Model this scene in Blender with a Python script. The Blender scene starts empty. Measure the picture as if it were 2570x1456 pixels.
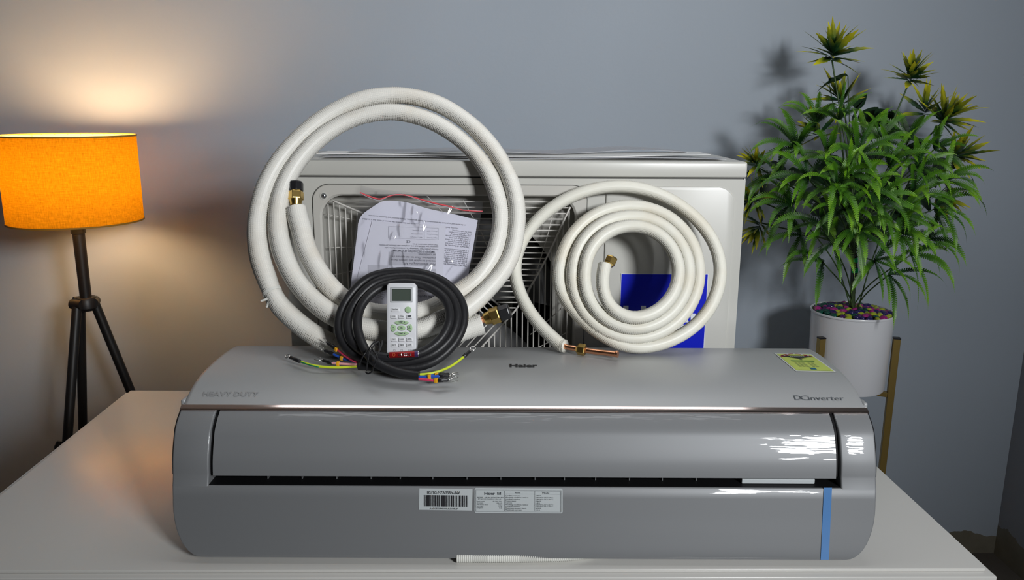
import bpy, bmesh, math, random
import numpy as np
from mathutils import Vector, Matrix, Euler, noise

random.seed(7)
R = math.radians
SC = bpy.context.scene
COL = SC.collection

# ------------------------------------------------------------------ camera, world, lights, exposure
IW, IH, FPX = 2570.0, 1456.0, 2030.0
CAMZ = 1.30
TZ = 0.75                                    # table top height
cam_d = bpy.data.cameras.new('camera')
cam = bpy.data.objects.new('camera', cam_d)
COL.objects.link(cam)
cam_d.sensor_width = 36.0
cam_d.lens = FPX / IW * 36.0
cam_d.clip_start = 0.02
CAM_M = (Matrix.Translation((0, 0, CAMZ)) @ Matrix.Rotation(R(90 - 12.7), 4, 'X') @ Matrix.Rotation(R(0.27), 4, 'Z'))
cam.matrix_world = CAM_M
SC.camera = cam

SC.view_settings.view_transform = 'Standard'
SC.view_settings.look = 'None'
SC.view_settings.gamma = 1.0
SC.view_settings.use_curve_mapping = False
SC.view_settings.exposure = 0.0

world = bpy.data.worlds.new('world')
SC.world = world
world.use_nodes = True
world.node_tree.nodes['Background'].inputs[0].default_value = (0.75, 0.85, 1.0, 1)
world.node_tree.nodes['Background'].inputs[1].default_value = 0.05


def area(name, loc, target, size, size_y, power, color):
    d = bpy.data.lights.new(name, 'AREA')
    d.shape = 'RECTANGLE'
    d.size, d.size_y = size, size_y
    d.energy = power
    d.color = color
    o = bpy.data.objects.new(name, d)
    COL.objects.link(o)
    o.location = loc
    o.rotation_euler = (Vector(target) - Vector(loc)).to_track_quat('-Z', 'Y').to_euler()
    return o


def spread(o, deg):
    o.data.spread = R(deg)


spread(area('softbox_light', (1.27, -1.0, 1.82), (-0.08, 1.7, 1.32), 0.50, 0.42, 13.5, (0.96, 0.98, 1.0)), 80)
area('overhead_fill', (0.0, 1.38, 2.68), (0.0, 1.38, 0.0), 1.6, 0.50, 6.5, (0.97, 0.985, 1.0))  # added fill from overhead, no fixture known there

# ------------------------------------------------------------------ camera geometry helpers (pixels of the photograph -> points in the room)
_RM = CAM_M.to_3x3()
_C = Vector((0, 0, CAMZ))


def ray(px, py):
    return _RM @ Vector(((px - IW / 2) / FPX, -(py - IH / 2) / FPX, -1.0))


def P(px, py, fwd):
    d = ray(px, py)
    return _C + d * (fwd / d.y)


def PZ(px, py, z):
    d = ray(px, py)
    return _C + d * ((z - CAMZ) / d.z)


def plane_surf(p0, n, off=0.0):
    n = Vector(n).normalized()
    p0 = Vector(p0)

    def f(px, py, o=0.0):
        d = ray(px, py)
        t = (p0 - _C).dot(n) / d.dot(n)
        return _C + d * t + n * (off + o)
    f.n = n
    return f


# ------------------------------------------------------------------ object helpers
ORI = {}


def tag(o, label=None, cat=None, group=None, kind=None):
    if label: o['label'] = label
    if cat: o['category'] = cat
    if group: o['group'] = group
    if kind: o['kind'] = kind
    return o


def thing(name, loc, label, cat, group=None):
    o = bpy.data.objects.new(name, None)
    o.empty_display_size = 0.02
    COL.objects.link(o)
    o.location = loc
    ORI[o] = Vector(loc)
    return tag(o, label, cat, group)


def mesh(name, verts, faces, mat, smooth=False, uvs=None, sharp=None):
    me = bpy.data.meshes.new(name)
    me.from_pydata([tuple(v) for v in verts], [], faces)
    if uvs is not None:
        uvl = me.uv_layers.new(name='UVMap')
        li = np.empty(len(me.loops), dtype=np.int32)
        me.loops.foreach_get('vertex_index', li)
        uvl.data.foreach_set('uv', np.asarray(uvs, dtype=np.float32)[li].ravel())
    mats = mat if isinstance(mat, (list, tuple)) else [mat]
    for m in mats: me.materials.append(m)
    if smooth:
        me.polygons.foreach_set('use_smooth', [True] * len(me.polygons))
        if sharp:
            me.set_sharp_from_angle(angle=R(sharp))
    me.update()
    return me


def link(name, me, parent=None, origin=None):
    """me holds world coordinates; they are moved to the parent's origin (or to 'origin')."""
    o = bpy.data.objects.new(name, me)
    COL.objects.link(o)
    if parent is not None:
        org = ORI[parent]
        o.parent = parent
    else:
        if origin is None:
            co = np.empty(len(me.vertices) * 3, dtype=np.float32)
            me.vertices.foreach_get('co', co)
            co = co.reshape(-1, 3)
            lo, hi = co.min(0), co.max(0)
            origin = ((lo[0] + hi[0]) / 2, (lo[1] + hi[1]) / 2, lo[2])
        org = Vector([float(v) for v in origin])
        o.location = org
    ORI[o] = org
    me.transform(Matrix.Translation(-org))
    return o


def mk(name, verts, faces, mat, parent=None, smooth=False, uvs=None, sharp=None, origin=None):
    return link(name, mesh(name, verts, faces, mat, smooth, uvs, sharp), parent, origin)


class MB:
    """collects simple shapes of one material into one mesh"""
    def __init__(s):
        s.v, s.f = [], []

    def add(s, v, f):
        n = len(s.v)
        s.v += [tuple(x) for x in v]
        s.f += [tuple(i + n for i in q) for q in f]
        return s

    def box(s, a, b, M=None):
        (x0, y0, z0), (x1, y1, z1) = a, b
        v = [Vector(p) for p in ((x0, y0, z0), (x1, y0, z0), (x1, y1, z0), (x0, y1, z0), (x0, y0, z1), (x1, y0, z1), (x1, y1, z1), (x0, y1, z1))]
        if M is not None: v = [M @ p for p in v]
        return s.add(v, [(0, 3, 2, 1), (4, 5, 6, 7), (0, 1, 5, 4), (1, 2, 6, 5), (2, 3, 7, 6), (3, 0, 4, 7)])

    def tube(s, pts, r, seg=8, cap=True):
        v, f = tube_geo(pts, r, seg, cap)
        return s.add(v, f)

    def lathe(s, prof, center, seg=32, M=None, closed=False):
        v, f = lathe_geo(prof, center, seg, M, closed)
        return s.add(v, f)

    def build(s, name, mat, parent=None, smooth=False, sharp=None, bevel=0.0, origin=None):
        me = mesh(name, s.v, s.f, mat, False)
        if bevel:
            bm = bmesh.new(); bm.from_mesh(me)
            bmesh.ops.bevel(bm, geom=[e for e in bm.edges if len(e.link_faces) == 2 and e.calc_face_angle(0) > 0.5], offset=bevel, segments=3, profile=0.5, affect='EDGES')
            bm.to_mesh(me); bm.free()
        if smooth:
            me.polygons.foreach_set('use_smooth', [True] * len(me.polygons))
            if sharp: me.set_sharp_from_angle(angle=R(sharp))
        return link(name, me, parent, origin)


def frames(pts):
    pts = np.asarray([tuple(p) for p in pts], dtype=float)
    t = np.gradient(pts, axis=0)
    t /= np.linalg.norm(t, axis=1)[:, None] + 1e-12
    n = np.zeros_like(pts)
    a = np.array([0, -1.0, 0]) if abs(t[0][1]) < 0.9 else np.array([0, 0, 1.0])
    v = a - t[0] * a.dot(t[0])
    n[0] = v / np.linalg.norm(v)
    for i in range(1, len(pts)):
        v = n[i - 1] - t[i] * n[i - 1].dot(t[i])
        n[i] = v / np.linalg.norm(v)
    return pts, t, n, np.cross(t, n)


def tube_geo(pts, r, seg=8, cap=True):
    pts, t, n, b = frames(pts)
    N = len(pts)
    r = np.broadcast_to(np.asarray(r, dtype=float), (N,))
    a = np.arange(seg) * 2 * np.pi / seg
    V = pts[:, None, :] + r[:, None, None] * (np.cos(a)[None, :, None] * n[:, None, :] + np.sin(a)[None, :, None] * b[:, None, :])
    V = V.reshape(-1, 3)
    f = []
    for i in range(N - 1):
        for j in range(seg):
            k = (j + 1) % seg
            f.append((i * seg + j, i * seg + k, (i + 1) * seg + k, (i + 1) * seg + j))
    if cap:
        f.append(tuple(range(seg - 1, -1, -1)))
        f.append(tuple((N - 1) * seg + j for j in range(seg)))
    return [tuple(x) for x in V], f


def lathe_geo(prof, center, seg=32, M=None, closed=False):
    v, f = [], []
    c = Vector(center)
    for (r, z) in prof:
        for j in range(seg):
            a = 2 * math.pi * j / seg
            p = Vector((r * math.cos(a), r * math.sin(a), z))
            if M is not None: p = M @ p
            v.append(p + c)
    n = len(prof)
    for i in range(n - 1 + (1 if closed else 0)):
        i2 = (i + 1) % n
        for j in range(seg):
            k = (j + 1) % seg
            f.append((i * seg + j, i * seg + k, i2 * seg + k, i2 * seg + j))
    if not closed:
        if prof[0][0] > 1e-6: f.append(tuple(range(seg - 1, -1, -1)))
        if prof[-1][0] > 1e-6: f.append(tuple((n - 1) * seg + j for j in range(seg)))
    return v, f


def catmull(pts, step):
    """dense, evenly spaced smooth curve through pts (any dimension)"""
    p = np.asarray([tuple(q) for q in pts], dtype=float)
    p = np.vstack([2 * p[0] - p[1], p, 2 * p[-1] - p[-2]])
    out = []
    for i in range(1, len(p) - 2):
        p0, p1, p2, p3 = p[i - 1], p[i], p[i + 1], p[i + 2]
        d = [max(np.linalg.norm(q) ** 0.5, 1e-6) for q in (p1 - p0, p2 - p1, p3 - p2)]
        m1 = (p1 - p0) / d[0] - (p2 - p0) / (d[0] + d[1]) + (p2 - p1) / d[1]
        m2 = (p2 - p1) / d[1] - (p3 - p1) / (d[1] + d[2]) + (p3 - p2) / d[2]
        m1 *= d[1]; m2 *= d[1]
        for s in np.linspace(0, 1, 40, endpoint=False):
            h = s * s * s; q = s * s
            out.append((2 * h - 3 * q + 1) * p1 + (h - 2 * q + s) * m1 + (-2 * h + 3 * q) * p2 + (h - q) * m2)
    out.append(p[-2])
    out = np.asarray(out)
    L = np.concatenate([[0], np.cumsum(np.linalg.norm(np.diff(out, axis=0), axis=1))])
    n = max(2, int(round(L[-1] / step)) + 1)
    s = np.linspace(0, L[-1], n)
    return np.stack([np.interp(s, L, out[:, k]) for k in range(out.shape[1])], axis=1)


def rrect(x0, y0, x1, y1, r, n=6):
    """rounded rectangle outline, n+1 points per corner"""
    if not isinstance(r, (list, tuple)): r = [r] * 4
    cs = [(x0 + r[0], y0 + r[0], 180, r[0]), (x1 - r[1], y0 + r[1], 270, r[1]), (x1 - r[2], y1 - r[2], 0, r[2]), (x0 + r[3], y1 - r[3], 90, r[3])]
    return [(cx + q * math.cos(R(a + 90 * k / n)), cy + q * math.sin(R(a + 90 * k / n))) for cx, cy, a, q in cs for k in range(n + 1)]


def ellipse(cx, cy, a, b, n=28):
    return [(cx + a * math.cos(2 * math.pi * k / n), cy + b * math.sin(2 * math.pi * k / n)) for k in range(n)]


def prism(outline3, n, front, back, name, mat, parent=None, bev=0.0, smooth=False):
    """plate: outline points (3-D, on a surface with normal n) raised by front and sunk by back; bev rounds the front edge"""
    n = Vector(n).normalized()
    pts = [Vector(p) for p in outline3]
    c = sum(pts, Vector()) / len(pts)
    rings = [[p + n * back for p in pts]]
    if bev:
        rings.append([p + n * (front - bev) for p in pts])
        for k in (1, 2, 3):
            a = R(30 * k)
            rings.append([p + (c - p).normalized() * bev * (1 - math.cos(a)) + n * (front - bev + bev * math.sin(a)) for p in pts])
    else:
        rings.append([p + n * front for p in pts])
    N = len(pts)
    v = [p for r_ in rings for p in r_]
    f = []
    for i in range(len(rings) - 1):
        for j in range(N):
            k = (j + 1) % N
            f.append((i * N + j, i * N + k, (i + 1) * N + k, (i + 1) * N + j))
    f.append(tuple(range(N - 1, -1, -1)))
    f.append(tuple((len(rings) - 1) * N + j for j in range(N)))
    me = mesh(name, v, f, mat, False)
    bm = bmesh.new(); bm.from_mesh(me)
    bmesh.ops.recalc_face_normals(bm, faces=bm.faces)
    bm.to_mesh(me); bm.free()
    if smooth or bev:
        me.polygons.foreach_set('use_smooth', [True] * len(me.polygons))
        me.set_sharp_from_angle(angle=R(40))
    return link(name, me, parent)


def px_plate(outline, surf, front, back, name, mat, parent=None, bev=0.0):
    return prism([surf(x, y) for x, y in outline], surf.n, front, back, name, mat, parent, bev)


def px_patch(quad, nu, nv, surf, off, name, mat, parent=None, uv=False):
    (ax, ay), (bx, by), (cx, cy), (dx, dy) = quad          # TL TR BR BL
    v, f, uvs = [], [], []
    for j in range(nv + 1):
        t = j / nv
        for i in range(nu + 1):
            s = i / nu
            x = (ax * (1 - s) + bx * s) * (1 - t) + (dx * (1 - s) + cx * s) * t
            y = (ay * (1 - s) + by * s) * (1 - t) + (dy * (1 - s) + cy * s) * t
            v.append(surf(x, y, off)); uvs.append((s, 1 - t))
    for j in range(nv):
        for i in range(nu):
            a = j * (nu + 1) + i
            f.append((a, a + nu + 1, a + nu + 2, a + 1))
    return mk(name, v, f, mat, parent, True, uvs)


_TXT = {}


def glyphs(s, bold=0.0, res=2):
    key = (s, bold, res)
    if key in _TXT: return _TXT[key]
    cu = bpy.data.curves.new('txt', 'FONT')
    cu.body = s
    cu.size = 1.0
    cu.resolution_u = res
    cu.fill_mode = 'FRONT'
    cu.offset = bold
    ob = bpy.data.objects.new('txt', cu)
    me = bpy.data.meshes.new_from_object(ob)
    v = [tuple(q.co) for q in me.vertices]
    f = [tuple(p.vertices) for p in me.polygons]
    bpy.data.objects.remove(ob); bpy.data.meshes.remove(me); bpy.data.curves.remove(cu)
    _TXT[key] = (v, f)
    return v, f


def text_px(mb, s, x, y, h, w=None, ang=0.0, slant=0.0, surf=None, off=0.0006, bold=0.0, anchor='l', skew=None):
    """s set with its baseline starting at pixel (x, y), cap height h, total width w, turned by ang degrees (clockwise in the picture)"""
    v, f = glyphs(s, bold)
    if not v: return
    xs = [p[0] for p in v]
    x0, x1 = min(xs), max(xs)
    k = h / 0.69
    kx = (w / (x1 - x0)) if w else k
    ca, sa = math.cos(R(ang)), math.sin(R(ang))
    sh = {'l': 0, 'c': (x1 - x0) / 2, 'r': (x1 - x0)}[anchor]
    out = []
    for p in v:
        u = (p[0] - x0 - sh) * kx + slant * p[1] * k
        q = -p[1] * k
        out.append(surf(x + u * ca - q * sa, y + u * sa + q * ca, off))
    mb.add(out, f)


def rect_px(mb, x0, y0, x1, y1, surf, off=0.0006, nu=1, nv=1):
    v, f = [], []
    for j in range(nv + 1):
        for i in range(nu + 1):
            v.append(surf(x0 + (x1 - x0) * i / nu, y0 + (y1 - y0) * j / nv, off))
    for j in range(nv):
        for i in range(nu):
            a = j * (nu + 1) + i
            f.append((a, a + nu + 1, a + nu + 2, a + 1))
    mb.add(v, f)


# ------------------------------------------------------------------ materials
def mat(name, col, rough=0.5, metal=0.0, spec=0.5, coat=0.0, noise_amt=0.0, noise_scale=20.0, bump=0.0, bump_scale=200.0, trans=0.0, sheen=0.0):
    m = bpy.data.materials.new(name)
    m.use_nodes = True
    nt = m.node_tree
    b = nt.nodes['Principled BSDF']
    b.inputs['Base Color'].default_value = (*col, 1)
    b.inputs['Roughness'].default_value = rough
    b.inputs['Metallic'].default_value = metal
    b.inputs['Specular IOR Level'].default_value = spec
    b.inputs['Coat Weight'].default_value = coat
    b.inputs['Coat Roughness'].default_value = 0.08
    tc = nt.nodes.new('ShaderNodeTexCoord')
    if noise_amt:
        nz = nt.nodes.new('ShaderNodeTexNoise'); nz.inputs['Scale'].default_value = noise_scale; nz.inputs['Detail'].default_value = 4
        nt.links.new(tc.outputs['Object'], nz.inputs['Vector'])
        mr = nt.nodes.new('ShaderNodeMapRange')
        mr.inputs['To Min'].default_value = 1 - noise_amt; mr.inputs['To Max'].default_value = 1 + noise_amt
        nt.links.new(nz.outputs['Fac'], mr.inputs['Value'])
        mx = nt.nodes.new('ShaderNodeVectorMath'); mx.operation = 'SCALE'
        mx.inputs[0].default_value = col
        nt.links.new(mr.outputs[0], mx.inputs['Scale'])
        nt.links.new(mx.outputs[0], b.inputs['Base Color'])
    if bump:
        nz2 = nt.nodes.new('ShaderNodeTexNoise'); nz2.inputs['Scale'].default_value = bump_scale; nz2.inputs['Detail'].default_value = 3
        nt.links.new(tc.outputs['Object'], nz2.inputs['Vector'])
        bp = nt.nodes.new('ShaderNodeBump'); bp.inputs['Strength'].default_value = bump; bp.inputs['Distance'].default_value = 0.002
        nt.links.new(nz2.outputs['Fac'], bp.inputs['Height'])
        nt.links.new(bp.outputs[0], b.inputs['Normal'])
    return m


def wrinkle_coat(m):
    """clear protective film on the plastic: a sharp, faintly wrinkled coat"""
    nt = m.node_tree; b = nt.nodes['Principled BSDF']
    b.inputs['Coat Roughness'].default_value = 0.03
    tc = nt.nodes.new('ShaderNodeTexCoord')
    mp = nt.nodes.new('ShaderNodeMapping'); mp.inputs['Scale'].default_value = (14, 130, 130); mp.inputs['Rotation'].default_value = (0, 0.05, 0)
    nz = nt.nodes.new('ShaderNodeTexNoise'); nz.inputs['Scale'].default_value = 1.0; nz.inputs['Detail'].default_value = 2
    nt.links.new(tc.outputs['Object'], mp.inputs[0]); nt.links.new(mp.outputs[0], nz.inputs['Vector'])
    bp = nt.nodes.new('ShaderNodeBump'); bp.inputs['Strength'].default_value = 0.5; bp.inputs['Distance'].default_value = 0.002
    nt.links.new(nz.outputs['Fac'], bp.inputs['Height'])
    nt.links.new(bp.outputs[0], b.inputs['Coat Normal'])


def wall_mat(name, col, dirt_z):
    """painted wall with a bare cement strip and scuffs along the floor"""
    m = mat(name, col, 0.55, spec=0.35, bump=0.12, bump_scale=90)
    nt = m.node_tree; b = nt.nodes['Principled BSDF']
    g = nt.nodes.new('ShaderNodeNewGeometry')
    sp = nt.nodes.new('ShaderNodeSeparateXYZ'); nt.links.new(g.outputs['Position'], sp.inputs[0])
    nz = nt.nodes.new('ShaderNodeTexNoise'); nz.inputs['Scale'].default_value = 9; nz.inputs['Detail'].default_value = 6
    nt.links.new(g.outputs['Position'], nz.inputs['Vector'])
    ma = nt.nodes.new('ShaderNodeMath'); ma.operation = 'MULTIPLY_ADD'; ma.inputs[1].default_value = -0.10; ma.inputs[2].default_value = dirt_z + 0.05
    nt.links.new(nz.outputs['Fac'], ma.inputs[0])
    lt = nt.nodes.new('ShaderNodeMath'); lt.operation = 'LESS_THAN'
    nt.links.new(sp.outputs['Z'], lt.inputs[0]); nt.links.new(ma.outputs[0], lt.inputs[1])
    n2 = nt.nodes.new('ShaderNodeTexNoise'); n2.inputs['Scale'].default_value = 2.2; n2.inputs['Detail'].default_value = 3
    nt.links.new(g.outputs['Position'], n2.inputs['Vector'])
    cr = nt.nodes.new('ShaderNodeMapRange'); cr.inputs['To Min'].default_value = 0.93; cr.inputs['To Max'].default_value = 1.07
    nt.links.new(n2.outputs['Fac'], cr.inputs['Value'])
    vm = nt.nodes.new('ShaderNodeVectorMath'); vm.operation = 'SCALE'; vm.inputs[0].default_value = col
    nt.links.new(cr.outputs[0], vm.inputs['Scale'])
    ramp = nt.nodes.new('ShaderNodeValToRGB')
    ramp.color_ramp.elements[0].color = (0.10, 0.085, 0.06, 1); ramp.color_ramp.elements[1].color = (0.28, 0.26, 0.20, 1)
    nt.links.new(nz.outputs['Fac'], ramp.inputs[0])
    mx = nt.nodes.new('ShaderNodeMix'); mx.data_type = 'RGBA'
    nt.links.new(lt.outputs[0], mx.inputs['Factor']); nt.links.new(vm.outputs[0], mx.inputs['A']); nt.links.new(ramp.outputs[0], mx.inputs['B'])
    nt.links.new(mx.outputs['Result'], b.inputs['Base Color'])
    return m


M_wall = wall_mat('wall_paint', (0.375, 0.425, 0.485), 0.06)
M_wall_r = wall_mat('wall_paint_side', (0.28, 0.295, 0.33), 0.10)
M_dim = mat('room_plaster', (0.22, 0.22, 0.23), 0.8)
M_ceil = mat('ceiling_paint', (0.6, 0.6, 0.6), 0.8)
M_floor = mat('floor_cement', (0.10, 0.085, 0.07), 0.7, noise_amt=0.25, noise_scale=6)
M_table = mat('white_laminate', (0.63, 0.62, 0.59), 0.25, spec=0.5, noise_amt=0.02, noise_scale=3)
M_table_edge = mat('laminate_edge', (0.74, 0.72, 0.66), 0.4)
M_silver = mat('silver_grey_plastic', (0.42, 0.43, 0.435), 0.42, metal=0.30, spec=0.4)
M_silver_gloss = mat('silver_grey_gloss', (0.235, 0.243, 0.252), 0.50, metal=0.20, spec=0.4, coat=0.55)
wrinkle_coat(M_silver_gloss)
M_chassis = mat('chassis_grey', (0.25, 0.26, 0.27), 0.5)
M_dark = mat('dark_cavity', (0.008, 0.008, 0.009), 0.6, spec=0.2)
M_vane = mat('vane_plastic', (0.14, 0.145, 0.15), 0.4)
M_chrome = mat('rose_chrome', (0.80, 0.68, 0.64), 0.09, metal=1.0)
M_black_gloss = mat('black_gloss', (0.012, 0.012, 0.013), 0.12, coat=0.4)
M_beige = mat('ivory_sheet_metal', (0.55, 0.545, 0.505), 0.33, spec=0.5, coat=0.15)
M_beige_d = mat('ivory_grille', (0.53, 0.515, 0.475), 0.42)
M_wire = mat('ivory_wire', (0.62, 0.60, 0.56), 0.4)
M_gap = mat('joint_grey', (0.10, 0.098, 0.09), 0.8)  # dark grey of the joints and the outdoor unit's feet
M_fan = mat('fan_plastic', (0.06, 0.06, 0.06), 0.45)
M_shroud = mat('fan_shroud', (0.40, 0.39, 0.355), 0.5)
M_coil = mat('condenser_fins', (0.012, 0.012, 0.012), 0.7)
M_screw = mat('screw_steel', (0.55, 0.58, 0.62), 0.25, metal=1.0)
M_blue = mat('blue_sticker', (0.002, 0.010, 0.50), 0.45, spec=0.2)
M_white_print = mat('white_print', (0.72, 0.75, 0.80), 0.4)
M_foam = mat('foam_film', (0.85, 0.85, 0.82), 0.3)
M_brass = mat('brass', (0.62, 0.43, 0.14), 0.28, metal=1.0, noise_amt=0.08, noise_scale=120)
M_copper = mat('copper', (0.86, 0.42, 0.24), 0.27, metal=1.0, noise_amt=0.1, noise_scale=150)
M_black = mat('black_plastic', (0.012, 0.012, 0.014), 0.35)
M_rubber = mat('black_rubber', (0.016, 0.016, 0.018), 0.42, spec=0.4, noise_amt=0.15, noise_scale=60, bump=0.1, bump_scale=300)
M_tie_w = mat('white_tie', (0.75, 0.75, 0.70), 0.45)
M_yel = mat('wire_yellow', (0.60, 0.72, 0.03), 0.35)
M_grn = mat('wire_green', (0.01, 0.22, 0.08), 0.35)
M_red = mat('wire_red', (0.78, 0.06, 0.15), 0.35)
M_pink = mat('wire_pink', (0.72, 0.33, 0.33), 0.4)
M_wblue = mat('wire_blue', (0.02, 0.10, 0.55), 0.35)
M_mark = mat('marker_orange', (0.85, 0.42, 0.015), 0.4)
M_tin = mat('tinned_steel', (0.75, 0.74, 0.72), 0.2, metal=1.0)
M_paper = mat('paper_white', (0.70, 0.70, 0.80), 0.7)
M_paper2 = mat('paper_front', (0.66, 0.66, 0.74), 0.7)
M_print = mat('grey_print', (0.13, 0.13, 0.16), 0.7)
M_print_l = mat('faint_print', (0.42, 0.42, 0.48), 0.7)
M_box = mat('grey_print_box', (0.48, 0.48, 0.54), 0.7)
M_label = mat('label_silver_white', (0.56, 0.60, 0.61), 0.35)
M_ink = mat('black_ink', (0.015, 0.015, 0.018), 0.5)
M_ink_g = mat('dark_grey_ink', (0.09, 0.10, 0.11), 0.4)
M_emb = mat('embossed_grey', (0.345, 0.35, 0.355), 0.3, metal=0.3)
M_tape = mat('blue_tape', (0.075, 0.22, 0.50), 0.4)
M_remote = mat('remote_white', (0.70, 0.71, 0.74), 0.38)
M_btn = mat('button_white', (0.74, 0.75, 0.77), 0.42)
M_btn_edge = mat('button_shade_and_ring', (0.20, 0.20, 0.22), 0.5)  # painted shade line of the buttons, also the small ring outlines
M_btn_g = mat('button_green', (0.40, 0.58, 0.34), 0.45)
M_bezel = mat('lcd_bezel', (0.40, 0.42, 0.43), 0.4)
M_bezel2 = mat('lcd_bezel_inner', (0.56, 0.58, 0.59), 0.4)
M_lcd = mat('lcd_glass', (0.075, 0.095, 0.078), 0.12)
M_lcd_f = mat('lcd_edge', (0.02, 0.025, 0.025), 0.3)
M_batt = mat('battery_red', (0.33, 0.012, 0.015), 0.22, metal=0.35)
M_batt_s = mat('battery_silver', (0.7, 0.7, 0.72), 0.2, metal=1.0)
M_batt_p = mat('battery_purple', (0.07, 0.04, 0.14), 0.3, metal=0.3)
M_orange_i = mat('orange_ink', (0.6, 0.15, 0.05), 0.4)
M_lampblk = mat('lamp_black', (0.010, 0.009, 0.009), 0.45)
M_pot = mat('pot_white', (0.76, 0.77, 0.80), 0.35, coat=0.2)
M_soil = mat('planter_soil', (0.02, 0.018, 0.012), 0.9)
M_gold = mat('brushed_gold', (0.36, 0.25, 0.075), 0.36, metal=0.7)
M_stem = mat('plant_stem', (0.05, 0.10, 0.025), 0.5)
M_trunk = mat('plant_trunk', (0.035, 0.06, 0.02), 0.5)
M_glit = mat('green_glitter', (0.0, 0.55, 0.14), 0.15, metal=0.8, noise_amt=0.9, noise_scale=400)
M_leaf_d = mat('dark_leaf', (0.014, 0.040, 0.016), 0.38)
M_lab_y = mat('energy_label_yellow', (0.52, 0.62, 0.13), 0.4)
M_lab_r = mat('energy_label_red', (0.30, 0.01, 0.03), 0.4)
M_lab_g = mat('energy_label_green', (0.03, 0.16, 0.05), 0.4)
M_lab_b = mat('energy_label_blue', (0.01, 0.12, 0.22), 0.4)
M_lab_w = mat('label_white', (0.65, 0.67, 0.66), 0.4)
M_zip = mat('zip_red', (0.80, 0.10, 0.12), 0.3)


def film_mat(name, tint, gloss, alpha, rough):
    m = bpy.data.materials.new(name); m.use_nodes = True
    nt = m.node_tree; nt.nodes.clear()
    out = nt.nodes.new('ShaderNodeOutputMaterial')
    tr = nt.nodes.new('ShaderNodeBsdfTransparent'); tr.inputs[0].default_value = (*tint, 1)
    gl = nt.nodes.new('ShaderNodeBsdfGlossy'); gl.inputs['Roughness'].default_value = rough
    df = nt.nodes.new('ShaderNodeBsdfDiffuse'); df.inputs[0].default_value = (0.8, 0.8, 0.84, 1)
    fr = nt.nodes.new('ShaderNodeFresnel'); fr.inputs[0].default_value = 1.45
    ad = nt.nodes.new('ShaderNodeMath'); ad.operation = 'MULTIPLY_ADD'; ad.inputs[1].default_value = 0.55; ad.inputs[2].default_value = gloss
    nt.links.new(fr.outputs[0], ad.inputs[0])
    m1 = nt.nodes.new('ShaderNodeMixShader'); m1.inputs[0].default_value = alpha
    nt.links.new(tr.outputs[0], m1.inputs[1]); nt.links.new(df.outputs[0], m1.inputs[2])
    m2 = nt.nodes.new('ShaderNodeMixShader')
    nt.links.new(ad.outputs[0], m2.inputs[0]); nt.links.new(m1.outputs[0], m2.inputs[1]); nt.links.new(gl.outputs[0], m2.inputs[2])
    nt.links.new(m2.outputs[0], out.inputs[0])
    return m


M_bag = film_mat('clear_bag', (0.985, 0.985, 0.99), 0.04, 0.02, 0.07)
M_gfilm = film_mat('glossy_film', (0.99, 0.99, 1.0), 0.02, 0.0, 0.03)
M_sheet = film_mat('translucent_film', (0.8, 0.8, 0.8), 0.06, 0.45, 0.2)


def shade_mat():
    m = bpy.data.materials.new('orange_linen'); m.use_nodes = True
    nt = m.node_tree; nt.nodes.clear()
    out = nt.nodes.new('ShaderNodeOutputMaterial')
    tc = nt.nodes.new('ShaderNodeTexCoord')
    def slub(sx, sy):
        mp = nt.nodes.new('ShaderNodeMapping'); mp.inputs['Scale'].default_value = (sx, sy, 1)
        nz = nt.nodes.new('ShaderNodeTexNoise'); nz.inputs['Scale'].default_value = 1.0; nz.inputs['Detail'].default_value = 5; nz.inputs['Roughness'].default_value = 0.7
        nt.links.new(tc.outputs['UV'], mp.inputs[0]); nt.links.new(mp.outputs[0], nz.inputs['Vector'])
        return nz
    a, b = slub(330, 14), slub(34, 120)
    ad = nt.nodes.new('ShaderNodeMath'); ad.operation = 'ADD'
    nt.links.new(a.outputs['Fac'], ad.inputs[0]); nt.links.new(b.outputs['Fac'], ad.inputs[1])
    rp = nt.nodes.new('ShaderNodeMapRange'); rp.inputs['From Min'].default_value = 0.7; rp.inputs['From Max'].default_value = 1.3
    rp.inputs['To Min'].default_value = 0.52; rp.inputs['To Max'].default_value = 1.22
    nt.links.new(ad.outputs[0], rp.inputs['Value'])
    def scaled(c):
        v = nt.nodes.new('ShaderNodeVectorMath'); v.operation = 'SCALE'; v.inputs[0].default_value = c
        nt.links.new(rp.outputs[0], v.inputs['Scale']); return v
    df = nt.nodes.new('ShaderNodeBsdfDiffuse'); nt.links.new(scaled((0.60, 0.245, 0.010)).outputs[0], df.inputs[0])
    tl = nt.nodes.new('ShaderNodeBsdfTranslucent'); nt.links.new(scaled((0.47, 0.240, 0.005)).outputs[0], tl.inputs[0])
    mx = nt.nodes.new('ShaderNodeMixShader'); mx.inputs[0].default_value = 0.42
    nt.links.new(df.outputs[0], mx.inputs[1]); nt.links.new(tl.outputs[0], mx.inputs[2])
    nt.links.new(mx.outputs[0], out.inputs[0])
    return m


M_shade = shade_mat()


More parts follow.
